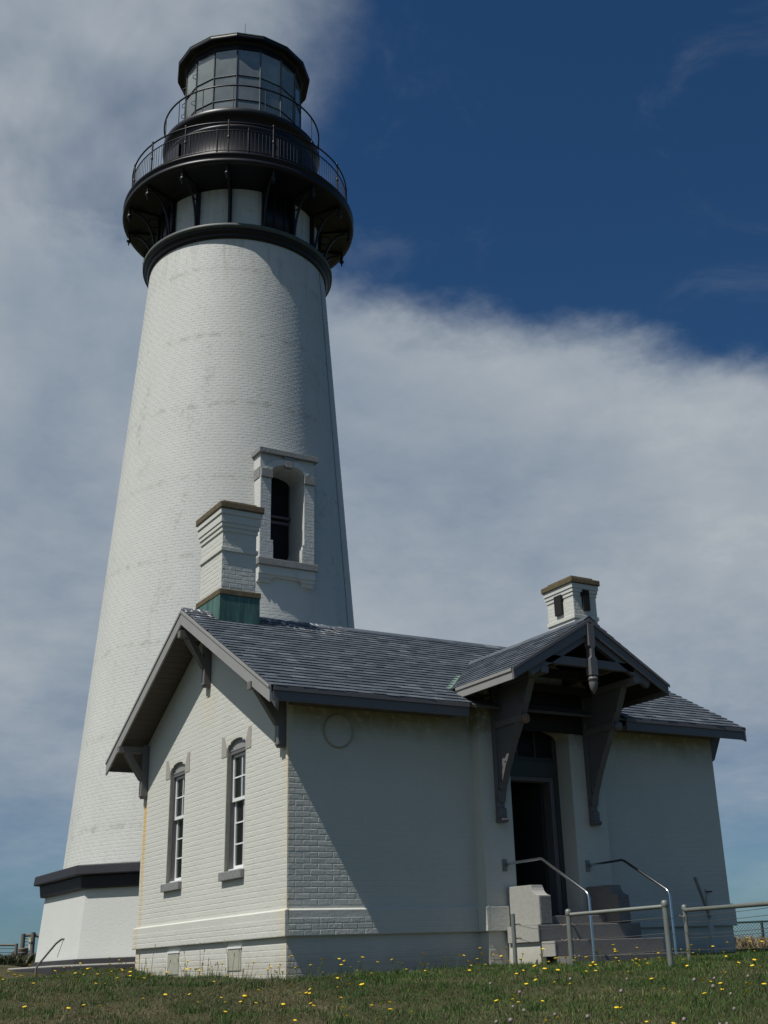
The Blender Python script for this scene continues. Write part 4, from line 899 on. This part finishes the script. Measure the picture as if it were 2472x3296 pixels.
for y in (530, 575, 620, 660): obj('wire', MB().tube([tuple(q5(185, y, 40)), tuple(q5(-260, y, 40))], .008, 4), M['wire'], ff)
gt = root('wooden_gate', tuple(q5(320, 690, 40.5)), 'tall wooden gate posts joined by a top rail beside the white plinth', 'gate')
for x, y in ((262, 365), (373, 348)):
    p = q5(x, y, 40.5); obj('post', MB().tube([(p[0], p[1], gz-.2), tuple(p)], .075, 8), M['wood'], gt)
obj('top_rail', MB().tube([tuple(q5(262, 385, 40.5)), tuple(q5(370, 378, 40.5)), tuple(q5(440, 395, 40.5))], .05, 8), M['wood'], gt)
for y in (420, 455, 490, 525, 560, 600, 640): obj('wire', MB().tube([tuple(q5(262, y, 40.5)), tuple(q5(373, y+3, 40.5))], .010, 4), M['wire'], gt)
sg_ = root('notice_sign', tuple(q5(327, 480, 40.3)), 'small white notice with a yellow top hung between the gate posts', 'sign')
a, b = q5(312, 540, 40.3), q5(342, 410, 40.3)
def card(name, p, q, mat, par, off=0.):
    m_ = MB(); p, q = Vector(p), Vector(q); o_ = Vector((-D_[0], -D_[1], 0)).normalized()*off; r_ = Vector((R0[0], R0[1], 0)); wd = (q-p).dot(r_); n_ = Vector((D_[0], D_[1], 0)).normalized()*.02
    b0 = Vector(p)+o_; b1 = b0+r_*wd; h_ = Vector((0, 0, q.z-p.z))
    vs = [b0, b1, b1+h_, b0+h_]; vs += [v+n_ for v in vs]; m_.add(vs, [(0, 1, 2, 3), (7, 6, 5, 4), (0, 4, 5, 1), (1, 5, 6, 2), (2, 6, 7, 3), (3, 7, 4, 0)]); return obj(name, m_, mat, par)
card('board', a, b, M['sign'], sg_); card('yellow_header', q5(313, 430, 40.3), q5(341, 412, 40.3), M['signyellow'], sg_, .012); card('pictogram', q5(322, 480, 40.3), q5(332, 455, 40.3), M['wire'], sg_, .012)
bn = root('litter_bin', tuple(q5(245, 700, 38)), 'brown cylindrical litter bin beside the wooden fence post', 'bin')
p = q5(245, 705, 38); tp = q5(245, 522, 38); r_ = abs((q5(300, 600, 38)-q5(192, 600, 38))@R0)/2
m_ = MB(); m_.lathe([(0, p[2]-.3), (r_*.92, p[2]-.3), (r_, tp[2]-.05), (r_*1.04, tp[2]-.04), (r_*1.04, tp[2]), (r_*.85, tp[2]), (r_*.8, tp[2]-.2)], (p[0], p[1]), 24); body = obj('body', m_, M['bin'], bn)
m_ = MB(); m_.lathe([(r_*1.0, tp[2]-.17), (r_*1.03, tp[2]-.165), (r_*1.03, tp[2]-.13), (r_*1.0, tp[2]-.125)], (p[0], p[1]), 24); obj('hoop', m_, M['trimdark'], body)
sh = root('distant_shed', tuple(q5(130, 660, 60)), 'small dark roofed shelter far behind the fence post at left', 'shed')
a, b, c = q5(100, 600, 60), q5(165, 545, 60), q5(175, 600, 60); gzz = a[2]-1.2
m_ = MB(); rv = Vector((R0[0], R0[1], 0)); dv = Vector((D_[0], D_[1], 0)).normalized()*2.
va = [Vector(a), Vector(b), Vector(b)+rv*1.6-Vector((0, 0, .9))]; vs = va+[v-Vector((0, 0, .12)) for v in va]; vs += [v+dv for v in vs]
m_.add(vs, [(0, 1, 7, 6), (1, 2, 8, 7), (3, 4, 1, 0), (4, 5, 2, 1), (3, 9, 10, 4), (4, 10, 11, 5)]); obj('roof', m_, M['trimdark'], sh)
for v in (Vector(a)+rv*.15, Vector(a)+rv*.9, Vector(a)+rv*1.8): obj('post', MB().tube([(v.x, v.y, gzz-1), (v.x, v.y, a[2]+.0)], .06, 6), M['wood'], sh)
obj('rail', MB().tube([tuple(Vector(a)-Vector((0, 0, .35))), tuple(Vector(a)+rv*1.8-Vector((0, 0, .35)))], .05, 6), M['wood'], sh)

# ------------------------------------------------------------------ chain link fence at right
cf_ = root('chain_link_fence', (16, 7.6, 0), 'dark chain link fence at the right edge beyond the house corner', 'fence')
q0 = np.array([13.6, 9.3]); q1 = np.array([21.5, 4.2]); Ld = float(np.linalg.norm(q1-q0)); ud = (q1-q0)/Ld
ztop = .61; zbot = -.55
obj('top_rail', MB().tube([(*q0, ztop), (*q1, ztop+.03)], .022, 6), M['chain'], cf_)
for s0 in (0., 2.9, 5.8, 8.7):
    p = q0+ud*s0; obj('post', MB().tube([(*p, zbot-.4), (*p, ztop+.03)], .03, 8), M['chain'], cf_)
m_ = MB(); sp = .075; hgt = ztop-zbot
for sgn in (-1, 1):
    s0 = -hgt
    while s0 < Ld+hgt:
        a0, a1 = s0, s0+hgt; 
        t0 = max(0, -a0/hgt); t1 = min(1, (Ld-a0)/hgt)
        if t1 > t0:
            pa = q0+ud*(a0+t0*hgt); pb = q0+ud*(a0+t1*hgt); za, zb_ = (zbot+t0*hgt, zbot+t1*hgt) if sgn > 0 else (ztop-t0*hgt, ztop-t1*hgt)
            m_.tube([(*pa, za), (*pb, zb_)], .0045, 3, cap=False)
        s0 += sp
obj('mesh', m_, M['chain'], cf_, kind='stuff')

# ------------------------------------------------------------------ vegetation
def blades(name, XY, h, wd, mat, lean=.6, z=None, seg=1):
    n = len(XY); zb = tz(XY[:, 0], XY[:, 1]) if z is None else z
    a = RNG.random(n)*2*np.pi; dx_, dy_ = np.cos(a), np.sin(a); hh = h*(.45+.9*RNG.random(n)); ww = wd*(.6+.8*RNG.random(n))
    la = RNG.random(n)*2*np.pi; le = hh*lean*RNG.random(n)
    B = np.stack([XY[:, 0], XY[:, 1], zb-.01], 1); sd = np.stack([dx_*ww/2, dy_*ww/2, 0*ww], 1)
    mid = B+np.stack([np.cos(la)*le*.35, np.sin(la)*le*.35, hh*.6], 1); tip = B+np.stack([np.cos(la)*le, np.sin(la)*le, hh], 1)
    V = np.stack([B-sd, B+sd, mid+sd*.75, tip, mid-sd*.75], 1).reshape(-1, 3)
    k5 = np.arange(n)[:, None]*5
    F = np.concatenate([k5+np.array([[0, 1, 2]]), k5+np.array([[0, 2, 4]]), k5+np.array([[4, 2, 3]])], 0)
    return tris(name, V, F, mat, kind='stuff')
def inside_things(x, y):
    return ((x > -.01) & (x < L) & (y > 0) & (y < DP)) | ((x > PX0) & (x < PX1+.1) & (y > -1.40) & (y < .1)) | (np.hypot(x-A[0], y-A[1]) < 4.0) 
def scatter(n, s0, s1, a0, a1, power=1.):
    s = np.sqrt(s0*s0+(s1*s1-s0*s0)*RNG.random(n)**power); a = a0+(a1-a0)*RNG.random(n)
    x = CAM[0]+s*np.sin(a); y = CAM[1]+s*np.cos(a); k = ~inside_things(x, y); return np.stack([x[k], y[k]], 1)
g1 = scatter(480000, 8.0, 20.5, YAW-.50, YAW+.42)
def pat(p): return np.sin(p[:, 0]*1.3+.7*np.sin(p[:, 1]*.9))*np.sin(p[:, 1]*1.1+.8*np.sin(p[:, 0]*1.7))+.5*np.sin(p[:, 0]*3.1+1)*np.sin(p[:, 1]*2.7)
right = np.clip((np.arctan2(g1[:, 0]-CAM[0], g1[:, 1]-CAM[1])-.35)/.45, 0, 1)
keep = RNG.random(len(g1)) < .55+.25*pat(g1)+.2*right; g1 = g1[keep]
lf = np.arctan2(g1[:, 0]-CAM[0], g1[:, 1]-CAM[1]) < .50
blades('grass', g1[~lf], .038, .0052, M['grass'], 1.3)
blades('short_grass', g1[lf], .034, .0052, M['grassdry'], 1.5)
g2 = scatter(26000, 13.0, 21, YAW-.45, YAW+.42); dwall = np.minimum(np.where((g2[:, 1] > -.1) & (g2[:, 1] < DP+.3), np.abs(g2[:, 0]), 9), np.where((g2[:, 0] > -.2) & (g2[:, 0] < 9.5), np.abs(g2[:, 1]+.15), 9))
g2 = g2[RNG.random(len(g2)) < np.exp(-dwall/.16)]
blades('tall_grass_at_wall', g2, .11, .007, M['grass'], .7)
hx = CAM[0]+0; n = 9000
t_ = RNG.random(n); dd2 = 27+3*RNG.random(n); az_ = .755+(.22)*RNG.random(n)
px_ = CAM[0]+dd2*np.sin(az_); py_ = CAM[1]+dd2*np.cos(az_); hb = .02+.22*np.clip((az_-.765)/.05, 0, 1)*(0.8+.2*np.sin(az_*90))
blades('dry_grass_bank', np.stack([px_, py_], 1), .14, .02, M['drygrass'], 1.1, z=tz(px_, py_)+hb*RNG.random(n)-.02)
n = 16000; dd2 = 36+18*RNG.random(n)**1.3; az_ = .10+.17*RNG.random(n)
px_ = CAM[0]+dd2*np.sin(az_); py_ = CAM[1]+dd2*np.cos(az_)
hb = np.clip((dd2-42)/8, 0, 1)*(.42+.16*np.sin(az_*120)+.1*np.sin(az_*310))
blades('scrub', np.stack([px_, py_], 1), .20, .05, M['shrub'], 1.0, z=tz(px_, py_)*0+.40+hb*RNG.random(n))
tc_ = scatter(420, 9.3, 18., .16, .90, .9); tf = np.repeat(tc_, 46, axis=0)+RNG.normal(0, .055, (len(tc_)*46, 2))
tf = tf[~inside_things(tf[:, 0], tf[:, 1])]; blades('grass_tufts', tf, .068, .0055, M['grass'], .8)
# dry stalks at the foot of the gable
m_ = MB()
for k in range(26):
    y = .05+4.9*RNG.random(); x = -.10-.18*RNG.random(); h_ = .14+.30*RNG.random()**2; z = float(tz(x, y)); dx_, dy_ = (RNG.random()-.5)*.12, (RNG.random()-.5)*.22
    m_.tube([(x, y, z-.02), (x+dx_*.4, y+dy_*.4, z+h_*.6), (x+dx_, y+dy_, z+h_)], [.004, .003, .002], 4); m_.tube([(x+dx_, y+dy_, z+h_-.005), (x+dx_*1.1, y+dy_*1.1, z+h_+.03)], [.007, .004], 5)
obj('dry_stalks', m_, M['drygrass'], kind='stuff')
# yellow flowers
def flower_mesh(h_, lean, hr, mats, nm):
    mb_ = MB(); tx, ty = lean; mb_.tube([(0, 0, -.02), (tx*.4, ty*.4, h_*.6), (tx, ty, h_)], .0022, 4, cap=False); k = len(mb_.f)
    hv = []; n_ = 10
    for i in range(n_):
        a_ = 2*math.pi*i/n_; r1 = hr*(1 if i % 2 else .82); hv.append((tx+r1*math.cos(a_), ty+r1*math.sin(a_), h_+.006))
    hv += [(tx, ty, h_+.010), (tx, ty, h_-.008)]
    mb_.add(hv, [(i, (i+1) % n_, n_) for i in range(n_)]+[((i+1) % n_, i, n_+1) for i in range(n_)])
    me = mesh(nm, mb_, mats)
    for i, pgn in enumerate(me.polygons): pgn.material_index = 0 if i < k else 1
    return me
FM = [flower_mesh(.07+.02*i, (.012*((i*7) % 3-1), .012*((i*5) % 3-1)), .0160+.0014*(i % 4), [M['stem'], M['yellow']], 'yellow_flower') for i in range(8)]
CM = []
for i in range(3):
    mb_ = MB(); mb_.tube([(0, 0, -.02), (.005*i, 0, .06)], .002, 4, cap=False); k = len(mb_.f); mb_.lathe([(0, .05), (.012, .056), (.015, .066), (.011, .077), (0, .082)], (.005*i, 0), 8); me = mesh('clover_flower', mb_, [M['stem'], M['clover']])
    for q, pgn in enumerate(me.polygons): pgn.material_index = 0 if q < k else 1
    CM.append(me)
def zone(x, y):
    a_, b_, _ = project(np.array([x, y, float(tz(x, y))+.06]))
    h_ = 'left of the house corner' if a_ < 288 else 'below the shaded front wall' if a_ < 500 else 'in front of the entrance steps' if a_ < 660 else 'at the right edge of the lawn'
    n_ = 'near' if b_ > 990 else 'far'
    return h_, n_
def put(me, name, x, y, label, cat, group):
    if 'lawn' in group and name == 'yellow_flower':
        h_, n_ = zone(x, y); label = 'yellow cat\'s ear flower in the '+('nearest' if n_ == 'near' else 'farther')+' grass '+h_; group = 'yellow flowers in the '+('nearest' if n_ == 'near' else 'farther')+' grass '+h_
    o = bpy.data.objects.new(name, me); COL.objects.link(o); o.location = (x, y, float(tz(x, y))); o.rotation_euler = (random.uniform(-.35, .35), random.uniform(-.35, .35), random.uniform(0, 6.28)); s0 = random.uniform(.8, 1.2); o.scale = (s0,)*3
    o['label'] = label; o['category'] = cat; o['group'] = group
cl_c = scatter(190, 9.2, 15.5, .2, .86, 1.1); cl_c = cl_c[[bool(project(np.array([c[0], c[1], float(tz(*c))+.06]))[1] < 1028) for c in cl_c]]; n_f = 0
def seen(x, y):
    a_, b_, _ = project(np.array([x, y, float(tz(x, y))+.06])); return -4 < a_ < 772 and b_ < 1030
for c in cl_c:
    for q in range(int(RNG.integers(1, 6))):
        x, y = c+RNG.normal(0, .25, 2)
        if inside_things(np.array(x), np.array(y)) or n_f >= 235 or not seen(x, y): continue
        put(FM[int(RNG.integers(8))], 'yellow_flower', x, y, 'small yellow cat\'s ear flower on a thin stem in the lawn', 'flower', 'yellow flowers scattered over the lawn'); n_f += 1
for c in scatter(60, 9.5, 18.5, .2, .86):
    if not seen(*c): continue
    put(FM[int(RNG.integers(8))], 'yellow_flower', c[0], c[1], 'small yellow cat\'s ear flower on a thin stem in the lawn', 'flower', 'yellow flowers scattered over the lawn')
for c in scatter(34, 9.2, 12.5, .6, .86):
    if not seen(*c): continue
    put(CM[int(RNG.integers(3))], 'clover_flower', c[0], c[1], 'small pale clover head low in the grass at lower right', 'flower', 'clover heads in the lawn')
for x, y in ((-.18, 4.9), (-.28, 5.0), (-.22, 5.15), (-.35, 4.8), (-.2, 1.9), (-.25, 1.6), (-.15, .1), (-.2, -.05), (-.7, 5.6), (-.9, 5.7)):
    me = FM[5]; put(me, 'yellow_flower', x, y, 'yellow flower growing against the foot of the white gable wall', 'flower', 'yellow flowers at the foot of the gable wall')

S.render.engine = 'CYCLES'
